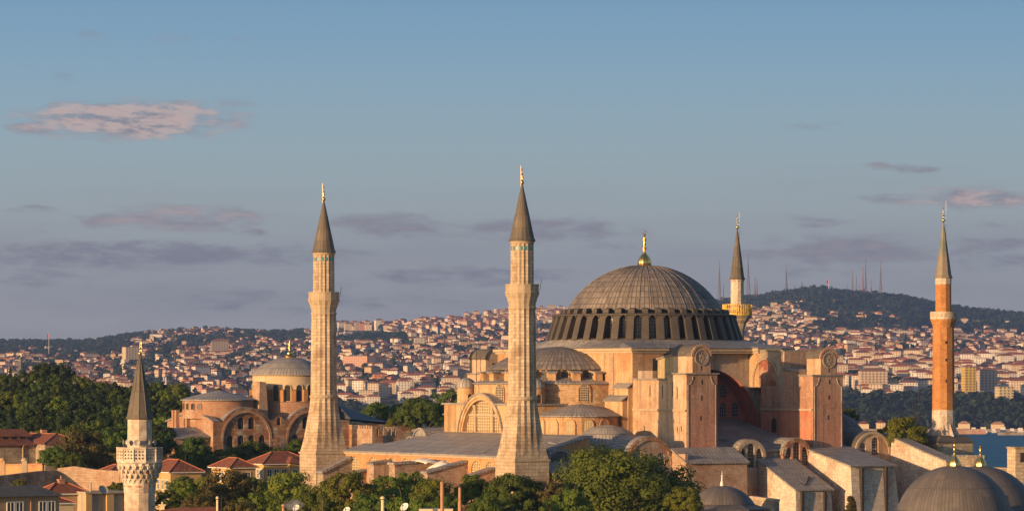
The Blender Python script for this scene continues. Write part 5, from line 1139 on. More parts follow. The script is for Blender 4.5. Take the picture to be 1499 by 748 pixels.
def post(px, py0, py1, d, r, m_, label, name='chimney_pipe', cat='chimney', cap=False, r2=None, joint=None, group=None):
    a, b = at(px, py0, d), at(px, py1, d); o = Vector((a.x, a.y, 2)); R = tag(empty(name, o), label, cat, group); h = a.z - 2
    m = MB()
    if joint: m.tube([(0, 0, 0), (0, 0, h - joint)], r*1.25, 10); m.tube([(0, 0, h - joint), (0, 0, h)], r, 10)
    else: m.tube([(0, 0, 0), (0, 0, h)], r, 10, r2)
    m.build('pipe', m_, R)
    if cap:
        m = MB(); m.revolve([(r*.8, h + .06), (r*1.5, h + .1), (r*1.1, h + .32), (0, h + .4)], 0, 0, 10); m.build('cowl', 'iron' if cap == 1 else m_, R)
    return R
post(318.3, 731, 749, 425, .13, 'cream_wall', 'short cream chimney pipe with rings at the right end of the near red roof', cap=2)
post(324, 725, 749, 425, .04, 'iron', 'thin bare grey pole beside the ringed cream chimney pipe', 'pole', 'pole')
post(414.8, 742, 752, 425, .16, 'terracotta', 'squat terracotta chimney giving off blue smoke', cap=2)
post(472, 728, 752, 425, .05, 'bark', 'thin weathered wooden pole in front of the leafy trees', 'pole', 'pole')
post(560.3, 731, 752, 425, .19, 'cream_wall', 'cream cylindrical vent post beside the large satellite dish', 'vent_post', 'vent', cap=2)
post(647.3, 704.5, 752, 425, .21, 'terracotta', 'tall straight terracotta chimney pipe without a cap', group='tall terracotta chimney pipes')
post(673.2, 713, 752, 425, .17, 'terracotta', 'stepped terracotta chimney pipe with a dark cowl', cap=1, joint=1.5, group='tall terracotta chimney pipes')
p = at(614, 744.5, 430); R_ = tag(empty('rooftop_parapet', Vector((p.x, p.y, 2))), 'low white rooftop parapet behind the tall terracotta pipes', 'parapet'); m = MB(); m.box(0, 3.6, 0, 3, 0, p.z - 2.15); m.build('wall', 'white_paint', R_); m = MB(); m.box(-.08, 3.68, -.08, 3.08, p.z - 2.15, p.z - 2); m.build('coping', 'cream_wall', R_)
# tarpaulins on the narthex buttresses
for (x0, y0, x1, y1, lb) in ((614, 677, 640, 671, 'long pale tarpaulin heaped behind the flat-topped buttress wall'), (642, 687, 664, 675, 'crumpled white tarpaulin hanging over a sloping buttress wall')):
    q = SWF.on_e((x0 + x1)/2, y1, 1.0); a = SWF.on_e(x0, y0, 1.0); b = SWF.on_e(x1, y0, 1.0); m = MB(); rnd = random.Random(int(x0)); nx, ny = 12, 7
    for j in range(ny):
        for i in range(nx):
            t, s_ = i/(nx - 1), j/(ny - 1); h = (q[2] - a[2])*(sin(pi*min(1, max(0, t*1.0)))**.45)*(sin(pi*(.12 + .8*s_))) + rnd.uniform(-.12, .12)
            P = SWF.world(1.9 - 3.4*s_ + 0, a[1] + (b[1] - a[1])*t, a[2] + h); m.v.append(tuple(P))
    for j in range(ny - 1):
        for i in range(nx - 1): m.f.append((j*nx + i, j*nx + i + 1, (j+1)*nx + i + 1, (j+1)*nx + i))
    base = len(m.v); o = m.build('tarpaulin', 'white_tarp', smooth=True); tag(o, lb, 'tarpaulin', 'white tarpaulins on the narthex')
    md = o.modifiers.new('thick', 'SOLIDIFY'); md.thickness = .12

# ------------------------------------------------------------------ bathhouse domes, tomb, parapets at the lower right
def bathdome(px, topy, d, r, h, fin_y, R, n):
    p = at(px, topy, d); c = p - R.location; zt = p.z; zr = zt - h; Rc = (r*r + h*h)/(2*h); t0 = math.asin((Rc - h)/Rc)
    m = MB(); m.revolve([(r + .9, zr - .55), (r + .95, zr - .3), (r + .1, zr + .05)] + [(Rc*cos(t0 + (pi/2 - t0)*k/20), zt - Rc + Rc*sin(t0 + (pi/2 - t0)*k/20)) for k in range(21)], c.x, c.y, 112, mod=lambda k, a: 1 + (.004 if k % 2 else 0)); D = m.build('dome', 'lead_bath', R, smooth=25)
    m = MB(); m.revolve([(r + .5, 3), (r + .5, zr - .4)], c.x, c.y, 12); m.build('drum', 'weathered_stone', R)
    f = MB(); f.revolve([(.9, zt - .15), (.95, zt + .2), (.7, zt + .8), (.4, zt + 1.2), (.2, zt + 1.6), (.14, zt + 1.9)], c.x, c.y, 24, mod=lambda k, a: 1 + .06*cos(8*a))
    hh = at(px, fin_y, d).z - zt; f.revolve([(.14, zt + 1.8), (.24, zt + 1.95), (.14, zt + 2.1), (.12, zt + 2.5), (.22, zt + 2.62), (.11, zt + 2.75), (.09, zt + hh*.85), (.18, zt + hh*.88), (.05, zt + hh*.93), (.16, zt + hh*.97), (.02, zt + hh)], c.x, c.y, 12); f.build('finial', 'gold', R, smooth=True)
    for k in range(8):
        a = 20 + 45*k + n; roundwin(D, (c.x, c.y), r - .35, a, zr + .5, .9, 1.4, None, 'lead_bath', 'dark_glass', fw=.2) if k == 0 and n else None
    return D
mat('lead_bath', (.135, .122, .118), (.105, .097, .097), .5, (.17, .15, .135), .25, brick=(.62, 5.0, .05, .87, 1.07, .55, .5), rough=.6, spec=.3, bump=.4)
p = at(1397, 700, 575); R_ = tag(empty('bathhouse', Vector((p.x, p.y, 0)), 0), 'stone bathhouse under two broad ribbed lead domes with golden onion finials', 'bathhouse')
bathdome(1397, 681, 575, 8.35, 6.5, 642, R_, 0); bathdome(1435, 681.5, 602, 8.6, 6.2, 651, R_, 262)
p = at(1486.5, 656, 655); R_ = tag(empty('stone_chimney_stack', Vector((p.x, p.y, 0)), radians(20)), 'broad pale stone chimney stack behind the farther bathhouse dome', 'chimney')
m = MB(); m.box(0, 4.2, 0, 3, 3, p.z); m.build('masonry', 'ashlar', R_); solid('flue_opening', 'iron', R_, (.9, 1.7, -.03, .1, p.z - 2.3, p.z - .7)); solid('rim', 'weathered_stone', R_, (-.15, 4.35, -.15, 3.15, p.z, p.z + .25))
wallrun('terrace_wall', 'low stone terrace wall between the farther bathhouse dome and the sea', [at(1455, 686, 690), at(1492, 687, 690)], .8, 'weathered_stone', 'trim_stone')
wallrun('parapet_wall', 'low grey parapet wall at the foot of the brick minaret', [at(1396, 668, 722), at(1441, 668.5, 722)], 3.0, 'weathered_stone', 'lead')
p = at(1057, 720, 625); R_ = tag(empty('domed_tomb', Vector((p.x, p.y, 0)), radians(22.5 + 8)), 'small octagonal tomb with ribbed grey dome and white spike before the buttress blocks', 'tomb')
zt, zr, r = at(1057, 710.5, 625).z, at(1057, 737, 625).z, 5.15; h = zt - zr; Rc = (r*r + h*h)/(2*h); t0 = math.asin((Rc - h)/Rc)
m = MB(); m.revolve([(7.6, zr - .95), (7.65, zr - .75), (5.3, zr)], 0, 0, 8); m.build('skirt_roof', 'lead_bath', R_)
m = MB(); m.revolve([(Rc*cos(t0 + (pi/2 - t0)*k/16), zt - Rc + Rc*sin(t0 + (pi/2 - t0)*k/16)) for k in range(17)], 0, 0, 96, mod=lambda k, a: 1 + (.008 if k % 2 else 0)); m.build('dome', 'lead_bath', R_, smooth=25)
m = MB(); m.revolve([(7.1, 2), (7.1, zr - .85)], 0, 0, 8); m.build('wall', 'plaster_ochre', R_)
m = MB(); m.revolve([(.35, zt - .1), (.3, zt + .4), (.16, zt + .8), (.12, zt + 1.4), (.2, zt + 1.55), (.08, zt + 1.7), (.03, zt + 2.3)], 0, 0, 10); m.build('finial', 'white_paint', R_, smooth=True)
wallrun('courtyard_wall', 'low stone wall with a thin slab coping right of the small tomb', [at(1098, 728, 640), at(1135, 733, 634)], .8, 'weathered_stone', 'trim_stone')

# ------------------------------------------------------------------ trees
def crown_mesh(seed, rx, rz, nclump, nleaf, leaf, kind='round', m='leaf_green'):
    """many leaf-sized faces gathered in clumps spread through the crown; centre of the crown at the origin"""
    rd = random.Random(seed); mb = MB(); clumps = []
    for _ in range(nclump*6):
        if len(clumps) >= nclump: break
        a = rd.uniform(0, 2*pi); u = rd.uniform(-.75, 1); rr = rd.uniform(.42, 1.0)**.6
        s = sqrt(max(0, 1 - u*u))
        if kind == 'cone': t = rd.random()**1.4; p = Vector((cos(a)*(1 - t)*rd.uniform(.35, 1)*rx, sin(a)*(1 - t)*rd.uniform(.35, 1)*rx, (-1 + 2*t)*rz)); rc = (.12 + .26*(1 - t))*rx
        elif kind == 'column': t = rd.uniform(-1, 1); w = sqrt(max(.02, 1 - abs(t)**2.2)); p = Vector((cos(a)*w*rx*.7, sin(a)*w*rx*.7, t*rz)); rc = rx*.42
        else:
            lob = 1 + .20*sin(3*a + seed) + .13*sin(5*a + 2*seed + 3*u)
            p = Vector((cos(a)*s*rx*rr*lob, sin(a)*s*rx*rr*lob, u*rz*rr)); rc = rx*rd.uniform(.17, .30)
            if any((p - q).length < .55*rx*.3 for q, _r in clumps): continue
        clumps.append((p, rc))
    for (p, rc) in clumps:
        for _ in range(nleaf):
            d = Vector((rd.gauss(0, 1), rd.gauss(0, 1), rd.gauss(0, .8)))
            if d.length < 1e-3: continue
            d.normalize(); q = p + Vector((d.x, d.y, d.z*.75))*rc*(rd.uniform(.25, 1)**.5)
            n = (d*1.0 + (p/rx)*.55 + Vector((rd.uniform(-1, 1), rd.uniform(-1, 1), rd.uniform(-.5, .9)))*.55).normalized()
            t = n.cross(Vector((rd.uniform(-1, 1), rd.uniform(-1, 1), rd.uniform(-1, 1)))).normalized(); b = n.cross(t); s = leaf*rd.uniform(.6, 1.25)
            mb.face([q - t*s*.5, q + b*s*.32, q + t*s*.5, q - b*s*.32])
    me = bpy.data.meshes.new('crown'); me.from_pydata(mb.v, [], mb.f); me.materials.append(MATS[m]); me.update()
    return me, clumps
def trunk_mesh(seed, H, zc, rx, r, clumps):
    rd = random.Random(seed); mb = MB(); top = zc*1.0
    mb.tube([(0, 0, -.6), (rd.uniform(-.2, .2), rd.uniform(-.2, .2), top*.35), (rd.uniform(-.5, .5), rd.uniform(-.5, .5), top*.75), (rd.uniform(-.6, .6), rd.uniform(-.6, .6), top*1.05)], r, 8, r*.35)
    for (p, rc) in rd.sample(clumps, min(9, len(clumps))):
        z0 = top*rd.uniform(.4, .85); e = p + Vector((0, 0, zc)); mid = Vector((p.x*.45, p.y*.45, (z0 + e.z)/2 + .3)); mb.tube([(0, 0, z0), mid, e], r*.4, 6, r*.12)
    me = bpy.data.meshes.new('trunk'); me.from_pydata(mb.v, [], mb.f); me.materials.append(MATS['bark']); me.update(); return me
KINDS = {}
def kind_(name, *a, H=16, zc=10.0, r=.4, **k):
    me, cl = crown_mesh(*a, **k); KINDS[name] = (me, trunk_mesh(a[0], H, zc, a[1], r, cl), H, zc, a[1], a[2])
kind_('broad', 1, 6.0, 5.4, 80, 135, .58, H=16, zc=10.6, m='leaf_green')
kind_('broad2', 2, 6.0, 5.0, 76, 135, .58, H=16, zc=11.0, m='leaf_dark')
kind_('light', 3, 6.0, 5.2, 76, 135, .56, H=16, zc=10.8, m='leaf_light')
kind_('olive', 4, 6.0, 5.2, 74, 140, .52, H=16, zc=10.8, m='leaf_olive')
kind_('dense', 8, 6.0, 4.6, 90, 140, .58, H=16, zc=11.4, m='leaf_dark')
kind_('giant', 5, 12.0, 9.0, 170, 210, .62, H=22, zc=13.0, r=.7, m='leaf_green')
kind_('pine', 6, 5.0, 8.0, 90, 60, .55, H=18, zc=10.0, m='leaf_pine', kind='cone')
kind_('cypress', 7, 1.5, 4.5, 110, 70, .4, H=10, zc=5.5, r=.2, m='leaf_olive', kind='column')
kind_('bush', 9, 4.0, 2.6, 40, 70, .5, H=5.2, zc=2.6, r=.2, m='leaf_dark')
kind_('far1', 10, 6.0, 5.4, 60, 60, .8, H=16, zc=10.6, m='leaf_dark')
kind_('far2', 11, 6.0, 5.0, 60, 60, .8, H=16, zc=11.0, m='leaf_deep')
kind_('far3', 12, 6.0, 4.7, 60, 60, .8, H=16, zc=11.3, m='leaf_green')
RT = random.Random(77)
def tree(kind, px, top, d, wpx, label, group=None, cat='tree', name='broadleaf_tree', zbase=None):
    """px: axis, top: its topmost pixel row, wpx: crown width in photograph pixels at distance d"""
    cm, tm, H, zc, rx, rz = KINDS[kind]; p = at(px, top, d); g = gz_at(p.x, d) if zbase is None else zbase
    s = wpx/FPX*d/(2*rx*1.08); h = p.z - g; sz = h/(zc + rz*1.02) if kind != 'giant' else s
    # keep the crown's own proportions and let the trunk take the rest
    R = tag(empty(name, Vector((p.x, p.y, g)), RT.uniform(0, 6.28)), label, cat, group)
    c = bpy.data.objects.new('crown', cm); C.objects.link(c); c.parent = R; cz = min(1.35*s, max(.75*s, s*RT.uniform(.9, 1.15))); c.scale = (s, s, cz); c.location = (0, 0, h - rz*1.0*cz); 
    t = bpy.data.objects.new('trunk', tm); C.objects.link(t); t.parent = R; t.scale = (s, s, max(.2, (h - rz*cz)/zc))
    return R
# along the bottom edge
BT = [('broad', 268, 697, 640, 46, 'narrow green tree just right of the ochre house by the near minaret'),
      ('broad2', 244, 716, 600, 50, 'dark low tree behind the dull red near roof'),
      ('light', 306, 697, 690, 60, 'yellow-green tree between the two ochre red-roofed houses'),
      ('olive', 334, 686, 650, 96, 'round olive-brown tree in front of the small ochre house'),
      ('broad2', 372, 698, 690, 56, 'dark green tree right of the olive-brown tree below the yellow house'),
      ('olive', 292, 722, 560, 70, 'olive tree low behind the ringed cream chimney pipe'),
      ('light', 424, 692, 640, 92, 'bright yellow-green tree beside the foot of the north-west stone minaret'),
      ('broad', 382, 722, 560, 80, 'green tree low behind the smoking terracotta chimney'),
      ('olive', 352, 732, 520, 70, 'brownish tree low behind the thin grey pole'),
      ('light', 508, 692, 630, 96, 'broad sunlit yellow-green tree right of the stone minaret foot'),
      ('broad', 462, 722, 560, 76, 'green tree behind the thin weathered wooden pole'),
      ('broad', 561, 696, 660, 40, 'slim green tree in front of the flat-topped buttress wall'),
      ('broad2', 548, 722, 600, 80, 'dark tree behind the cream vent post'),
      ('broad', 600, 692, 640, 76, 'round green tree below the flat-topped buttress wall'),
      ('light', 632, 702, 600, 74, 'bright green tree behind the uncapped terracotta pipe'),
      ('broad', 598, 728, 520, 90, 'green tree low behind the largest white satellite dish'),
      ('broad', 690, 695, 650, 62, 'green tree behind the stepped terracotta pipe'),
      ('broad2', 654, 726, 560, 70, 'dark green tree low between the two tall terracotta pipes'),
      ('dense', 752, 696, 640, 92, 'rounded dark green tree directly before the foot of the tallest stone minaret'),
      ('broad2', 716, 722, 590, 70, 'dark tree between the stepped pipe and the rounded tree at the minaret foot'),
      ('olive', 806, 704, 640, 64, 'dull olive tree between the minaret foot and the giant tree'),
      ('broad', 836, 716, 600, 80, 'green tree leaning against the left side of the giant tree'),
      ('light', 1002, 713, 600, 60, 'sunlit green tree right beside the giant tree, left of the small tomb')]
for a in BT: tree(*a[:5], a[5], 'trees along the bottom of the view')
tree('giant', 903, 657, 652, 214, 'giant spreading green tree hiding the aisle wall left of the small tomb', name='plane_tree')
tree('cypress', 1245, 727, 610, 20, 'small clipped brown-green cypress before the pale buttress block', name='cypress', cat='cypress')
# between houses, church and precinct wall
MT = [('olive', 120, 628, 800, 84, 'broad olive-green tree behind the sunlit rubble wall'), ('dense', 78, 655, 790, 44, 'dark bushy tree at the right end of the stone hall'), ('broad', 158, 640, 815, 60, 'green tree just left of the near minaret balcony'),
      ('broad', 112, 622, 850, 60, 'bright green tree between the stone hall and the dark wood'), ('dense', 104, 662, 780, 50, 'dark low tree on top of the sunlit rubble wall'), ('olive', 180, 652, 800, 50, 'olive tree half hidden behind the near white minaret shaft'),
      ('dense', 282, 641, 868, 62, 'dark ivy-like tree against the church annex'), ('dense', 372, 647, 880, 66, 'dark round tree below the first great arch of the church'), ('dense', 345, 655, 885, 40, 'small dark tree at the left foot of the first great arch'),
      ('dense', 438, 644, 880, 44, 'dark tree below the second great arch of the church'), ('broad2', 408, 655, 875, 40, 'dark shrub between the two great arches of the church'), ('broad', 322, 658, 870, 40, 'dull green tree at the south-west corner of the church'),
      ('dense', 108, 716, 620, 46, 'dark tree behind the tiny cream hut'), ('light', 29, 701, 690, 24, 'small yellow-green bush in front of the grey precinct wall'), ('broad', 172, 706, 660, 40, 'green shrub beside the cream house and the concrete shed'),
      ('broad2', 320, 568, 985, 22, 'small dark tree left of the church drum'), ('light', 352, 580, 960, 20, 'small bright tree growing beside the broken church buttress')]
for a in MT: tree(*a[:5], a[5], 'trees around the church and houses')
# behind the lead roofs, and by the brick minaret
for a in [('broad2', 552, 588, 960, 44, 'dark tree at the end of the blue-grey church roof'), ('dense', 616, 584, 930, 72, 'broad very dark tree behind the crenellated ruin'), ('dense', 585, 592, 940, 56, 'dark green tree behind the ruin, left of the broadest dark tree'),
          ('broad2', 642, 590, 960, 40, 'dark tree next to the gallery wall of the mosque'), ('far1', 655, 570, 1080, 50, 'hazy green tree further behind the gallery wall of the mosque'), ('light', 575, 612, 900, 24, 'bright green shrub over the top of the crenellated ruin')]:
    tree(*a[:5], a[5], 'trees behind the crenellated ruin')
for a in [('light', 1322, 611, 742, 70, 'bright green tree left of the brick minaret base'), ('light', 1299, 624, 745, 36, 'smaller bright green tree on the left flank of the tree by the brick minaret'), ('broad', 1344, 622, 746, 30, 'green tree touching the brick minaret base'), ('broad2', 1243, 597, 860, 30, 'dark tree behind the right edge of the eastern buttress tower'),
          ('light', 1485, 680, 690, 16, 'sparse shrub beside the pale stone chimney stack')]:
    tree(*a[:5], a[5], 'trees near the brick minaret')
# the dark wood on the left hill
SIL = [(-30,550),(0,549),(20,545),(45,536),(60,530),(90,534),(115,546),(140,553),(170,560),(195,561),(215,557),(240,557),(262,563),(285,578),(300,590)]
rows = [(1165, 0.0, 15), (1110, .16, 14), (1055, .33, 14), (1000, .5, 13), (950, .66, 13), (905, .82, 12), (870, 1.0, 10)]
WHERE = ['topmost row', 'second row', 'third row', 'middle row', 'fifth row', 'sixth row', 'lowest row']
KW = ['far2', 'far1', 'far2', 'far3', 'far2', 'far1', 'far2']
for j, (d, f, n) in enumerate(rows):
    for i in range(n):
        px = -25 + (300 + 25 - 30*f)*(i + .5*(j % 2) + RT.uniform(-.25, .25))/n
        if px > 292 - 40*f: continue
        s = lerp_tab(SIL, px); top = s + (636 - s)*f*.92 + RT.uniform(-3, 5); k = KW[RT.randrange(len(KW))]
        hue = {'far1': 'mid-green', 'far2': 'dark green', 'far3': 'yellow-green'}[k]
        side = 'above the stone hall' if px < 100 else ('between stone hall and near minaret' if px < 190 else 'right of the near minaret cone')
        tree(k, px, top, d, RT.uniform(38, 54)*1000/d, f'{hue} tree, {WHERE[j]} of the dark wood, {side}', f'wood trees {hue}, {WHERE[j]}, {side}')
for a in [('pine', 60, 588, 868, 42, 'dark conifer standing at the lower edge of the wood above the stone hall'), ('pine', 16, 592, 880, 40, 'dark conifer with drooping tiers at the far end of the stone hall'), ('pine', 15, 536, 1180, 10, 'tiny dark pointed conifer beside the distant pointed tower')]:
    tree(*a[:5], a[5], 'conifers of the dark wood', 'conifer', 'conifer')

# ------------------------------------------------------------------ the far shore: houses, woods, masts, quay
mat('house_wall', (1, 1, 1), (.42, .34, .27), .06, attr='col', windows=(3.3, 3.1, .2, .26, .75), rough=.9)
mat('block_wall', (1, 1, 1), (.42, .34, .27), .06, attr='col', windows=(4.4, 3.1, .26, .27, .8), rough=.9)
mat('house_roof', (1, 1, 1), (.16, .09, .06), .15, attr='col', rough=.95)
RC = random.Random(2024)
COLS = [('cream', (.66, .55, .41), 34), ('white', (.76, .72, .65), 26), ('pink', (.54, .38, .30), 12), ('ochre', (.56, .40, .22), 10), ('grey', (.36, .34, .32), 10), ('tan', (.46, .36, .26), 12), ('salmon', (.55, .28, .19), 4)]
ROOFS = [('red roof', (.30, .095, .06), 40), ('brown roof', (.21, .095, .065), 28), ('flat roof', (.26, .23, .21), 16), ('rust roof', (.34, .12, .075), 20)]
def pick(t): 
    r = RC.uniform(0, sum(x[2] for x in t))
    for x in t:
        r -= x[2]
        if r <= 0: return x
    return t[-1]
def img_y(px, d): return HY - (far_z(px, d) - HC)/d*FPX
def dens(px, y, d):
    """how built-up the slope is where (px, y) shows it"""
    if y > 606 - (0 if px < 700 else 17) + 3*sin(px*.05): return 0
    n = .5 + .5*sin(px*.045 + 1.7*sin(y*.06)) ; n2 = .5 + .5*sin(px*.019 - y*.11 + 2)
    if px < 195:
        if y < 524: return .035
        return .55*n + .2
    if px < 340: 
        if y < 497: return .5 if px > 215 else .15
        if y < 515: return .45*(n > .45) + .06
        return .75*n + .2
    if px < 450:
        if y < 503: return .18*(n > .5) + .12*(y < 492)
        return .6
    if 488 < px < 565 and 484 < y < 493.5: return 0
    if 488 < px < 600 and 493 <= y < 505: return .03
    if px < 850: return .93 if not (n2 > .93) else .4
    if px < 1040: return .85
    S = lerp_tab(RIDGE, px)
    if y < S + 17: return .0
    if y < 474:
        if 1090 < px < 1205 and y > 447: return .75*(n > .25) + .1
        if 1278 < px < 1365 and y > 446: return .30*(n > .5)
        if px > 1390: return .12*(y > 458)
        return .13
    if y < 489 and px > 1195: return .14*(n > .5)
    return .93
houses = []
tries = 0
while len(houses) < 8600 and tries < 90000:
    tries += 1
    px = RC.uniform(-60, 1560); d = sqrt(RC.uniform(4200.0**2, 9100.0**2)); y = img_y(px, d)
    if RC.random() > dens(px, y, d): continue
    sky = y < lerp_tab(RIDGE, px) + 22
    fl = RC.choice((2, 2, 2, 3, 3, 4)) if not (480 < px < 830 and sky) else RC.choice((2, 3, 4, 4, 5, 6))
    w, dp = RC.uniform(7.5, 17), RC.uniform(6.5, 10)
    if RC.random() < .07: w *= 1.7; fl += 1
    big = 1040 < px and y > 528 or 485 < px < 760 and y > 572
    if big and RC.random() < .35: continue
    if big: w = RC.uniform(12, 24); dp = RC.uniform(9, 13); fl = RC.choice((3, 4, 4, 5, 6))
    if 480 < px < 830 and sky: w, dp = RC.uniform(9, 15), RC.uniform(9, 13)
    houses.append([px, d, y, w, dp, fl, pick(COLS[:2] if big else COLS), pick(ROOFS), radians((4 if big else 26) + (RC.uniform(-10, 10) if big else 0) + (0 if big else 1)*(22*sin(px*.021 + d*.0016) + 16*sin(px*.05 - d*.004) + RC.choice((0, 0, 90)) + RC.uniform(-7, 7)))])
# reject overlaps on a coarse hash
grid = {}; kept = []
for h in houses:
    x = (h[0] - HX)/FPX*h[1]; k = (int(x//13), int(h[1]//16))
    ks = [k] if h[3] < 15 else [(k[0] + q, k[1]) for q in (-1, 0, 1)]
    if any(q in grid for q in ks): continue
    for q in ks: grid[q] = 1
    kept.append(h)
houses = kept
def add_house(wm, rm, ox, oy, oz, w, dp, fl, col, rcol, rot, flat):
    c, s = cos(rot), sin(rot); P = lambda u, v, z: (ox + u*c - v*s, oy + u*s + v*c, oz + z); h = fl*3.1
    B = [(-w/2, -dp/2), (w/2, -dp/2), (w/2, dp/2), (-w/2, dp/2)]
    for k in range(4):
        a, b = B[k], B[(k+1) % 4]; L_ = w if k % 2 == 0 else dp; L2 = round(L_/3.3)*3.3
        wm.face([P(*a, -7), P(*b, -7), P(*b, h), P(*a, h)], [(0, -7), (L2, -7), (L2, h), (0, h)]); wm.col.append(col)
    o = .5
    A = [P(-w/2 - o, -dp/2 - o, h), P(w/2 + o, -dp/2 - o, h), P(w/2 + o, dp/2 + o, h), P(-w/2 - o, dp/2 + o, h)]
    if flat:
        T = [P(-w/2 - .1, -dp/2 - .1, h + .6), P(w/2 + .1, -dp/2 - .1, h + .6), P(w/2 + .1, dp/2 + .1, h + .6), P(-w/2 - .1, dp/2 + .1, h + .6)]
        rm.face(T); rm.col.append(rcol)
        for k in range(4): rm.face([A[k], A[(k+1) % 4], T[(k+1) % 4], T[k]]); rm.col.append(rcol)
    else:
        r = min(w, dp)/2*.9; rh = r*.58
        if w >= dp: a, b = P(-w/2 + r, 0, h + rh), P(w/2 - r, 0, h + rh); F = [[A[0], A[1], b, a], [A[1], A[2], b], [A[2], A[3], a, b], [A[3], A[0], a]]
        else: a, b = P(0, -dp/2 + r, h + rh), P(0, dp/2 - r, h + rh); F = [[A[0], A[1], a], [A[1], A[2], b, a], [A[2], A[3], b], [A[3], A[0], a, b]]
        for f in F: rm.face(f); rm.col.append(rcol)
def hidden(px, y):
    if px < 0 or px > 1499: return True
    if px < 285 and y > lerp_tab(SIL, px) - 2: return True
    if 446 < px < 505 or 742 < px < 788 or 1364 < px < 1398: return True
    if 300 < px < 446 and y > 560: return True
    if 366 < px < 446 and y > 530: return True
    if 650 < px < 742 and y > 545: return True
    if 690 < px < 742 and y > 512: return True
    if 800 < px < 1090 and y > 395: return True
    if 785 < px < 1170 and y > 493: return True
    if 1160 < px < 1236 and y > 505: return True
    if y > 606: return True
    return False
def sized(h): return 0 if hidden(h[0], h[2] - 5) else h[3]*h[5]*3.1/(h[1]**2)*(1 + .15*sin(h[0]))
houses.sort(key=sized, reverse=True)
NF = ['two', 'three', 'four', 'five', 'six', 'seven', 'eight', 'nine']
mass_w, mass_r = MB(), MB(); mass_w.col, mass_r.col = [], []
for i, (px, d, y, w, dp, fl, cl, rf, rot) in enumerate(houses):
    x = (px - HX)/FPX*d; z = far_z(px, d); kk, kr = RC.uniform(.85, 1.25), RC.uniform(.8, 1.3); col = tuple(q*kk for q in cl[1]); rc = tuple(q*kr for q in rf[1]); flat = rf[0].startswith('flat')
    if i >= 285: add_house(mass_w, mass_r, x, d, z, w, dp, fl, col, rc, rot, flat); continue
    a, b = MB(), MB(); a.col, b.col = [], []; add_house(a, b, 0, 0, 0, w, dp, fl, col, rc, rot, flat)
    o = a.build('apartment_house', 'house_wall', loc=(x, d, z)); r = b.build('roof', 'house_roof', o)
    size = 'long' if w > 18 else ('narrow' if w < 11 else 'broad')
    yz = 'above shore wood' if y > 572 else ('low slope' if y > 545 else ('mid slope' if y > 515 else 'high slope'))
    xz = ('left of church dome' if px < 370 else 'between stone minarets' if px < 745 else 'left of great dome' if px < 830 else 'right of great dome' if px < 1236 else 'left of brick minaret' if px < 1366 else 'right of brick minaret')
    lb = f'{size} {cl[0]} {NF[fl - 2]}-storey house, {rf[0]}, {yz}, {xz}'
    tag(o, lb, 'house', f'far houses: {lb}')
o = mass_w.build('hillside_houses', ['house_wall', 'house_roof']); o['kind'] = 'stuff'
o2 = mass_r.build('hillside_roofs', 'house_roof', o)
# singled-out buildings across the water
def bigblock(px, ybase, ytop, d, wpx, dp, col, rcol, rot, label, flat=True, cat='apartment block'):
    p = at(px, ybase, d); h = (ybase - ytop)/FPX*d; w = wpx/FPX*d/cos(radians(rot)); fl = max(1, round(h/3.1)); a, b = MB(), MB(); a.col, b.col = [], []
    add_house(a, b, 0, 0, 0, w, dp, h/3.1, col, rcol, radians(rot), flat); o = a.build('apartment_block', 'block_wall', loc=(p.x, d, p.z)); b.build('roof', 'house_roof', o); tag(o, label, cat)
bigblock(556, 563, 548, 4950, 19, 12, (.62, .26, .11), (.28, .12, .08), 12, 'bright orange block with a red roof, between the two stone minarets', False)
bigblock(1418, 564, 537, 4430, 17, 12, (.60, .42, .07), (.3, .27, .22), 14, 'bright yellow block just right of the brick minaret')
bigblock(192, 519, 508, 5900, 20, 14, (.66, .54, .36), (.3, .25, .2), 30, 'long sunlit cream block on the wooded hill behind the near minaret spire')
bigblock(526, 533, 521, 5500, 12, 60, (.62, .36, .26), (.27, .2, .17), 36, 'tall pinkish slab with a very long shaded side near the north-west minaret')
bigblock(645, 532, 518, 5600, 12, 22, (.68, .60, .46), (.28, .25, .22), 30, 'pale windowless-looking slab between the stone minarets, right of centre')
bigblock(686, 506, 500, 6500, 17, 16, (.40, .36, .33), (.27, .25, .23), 6, 'grey wide office block below the skyline left of the tallest minaret', cat='office block')
bigblock(614, 504, 495, 6600, 15, 16, (.55, .52, .42), (.27, .25, .23), 8, 'pale green-white office block below the skyline between the stone minarets', cat='office block')
bigblock(1278, 561, 543, 4480, 40, 13, (.58, .46, .34), (.28, .13, .09), 8, 'very long cream terrace block left of the brick minaret above the shore wood', False)
bigblock(1445, 563, 542, 4460, 25, 14, (.60, .46, .36), (.28, .13, .09), 10, 'large pinkish cream block on the slope right of the yellow block', False)
bigblock(1470, 586, 566, 4330, 22, 14, (.62, .52, .30), (.28, .24, .2), 12, 'yellowish apartment block with balconies at the upper edge of the shore wood')
bigblock(1303, 547, 537, 5000, 52, 18, (.50, .36, .26), (.26, .11, .075), 6, 'long low hall with a dull red roof above the cream terrace block', False, 'hall')
bigblock(1322, 491, 484, 6900, 28, 16, (.60, .52, .42), (.3, .28, .25), 5, 'long pale institution on the dark slope left of the brick minaret', cat='institution')
bigblock(733, 468, 461, 8700, 11, 20, (.42, .38, .35), (.3, .28, .25), 20, 'grey apartment tower breaking the skyline left of the tallest minaret')
bigblock(322, 507, 499, 6400, 24, 16, (.28, .24, .20), (.24, .13, .09), 10, 'large shaded mansion in the woods left of the church dome', False, 'mansion')
bigblock(1150, 493, 488, 6500, 34, 16, (.46, .34, .26), (.33, .2, .15), 4, 'low wide hall with a rust roof right of the great dome', False, 'hall')
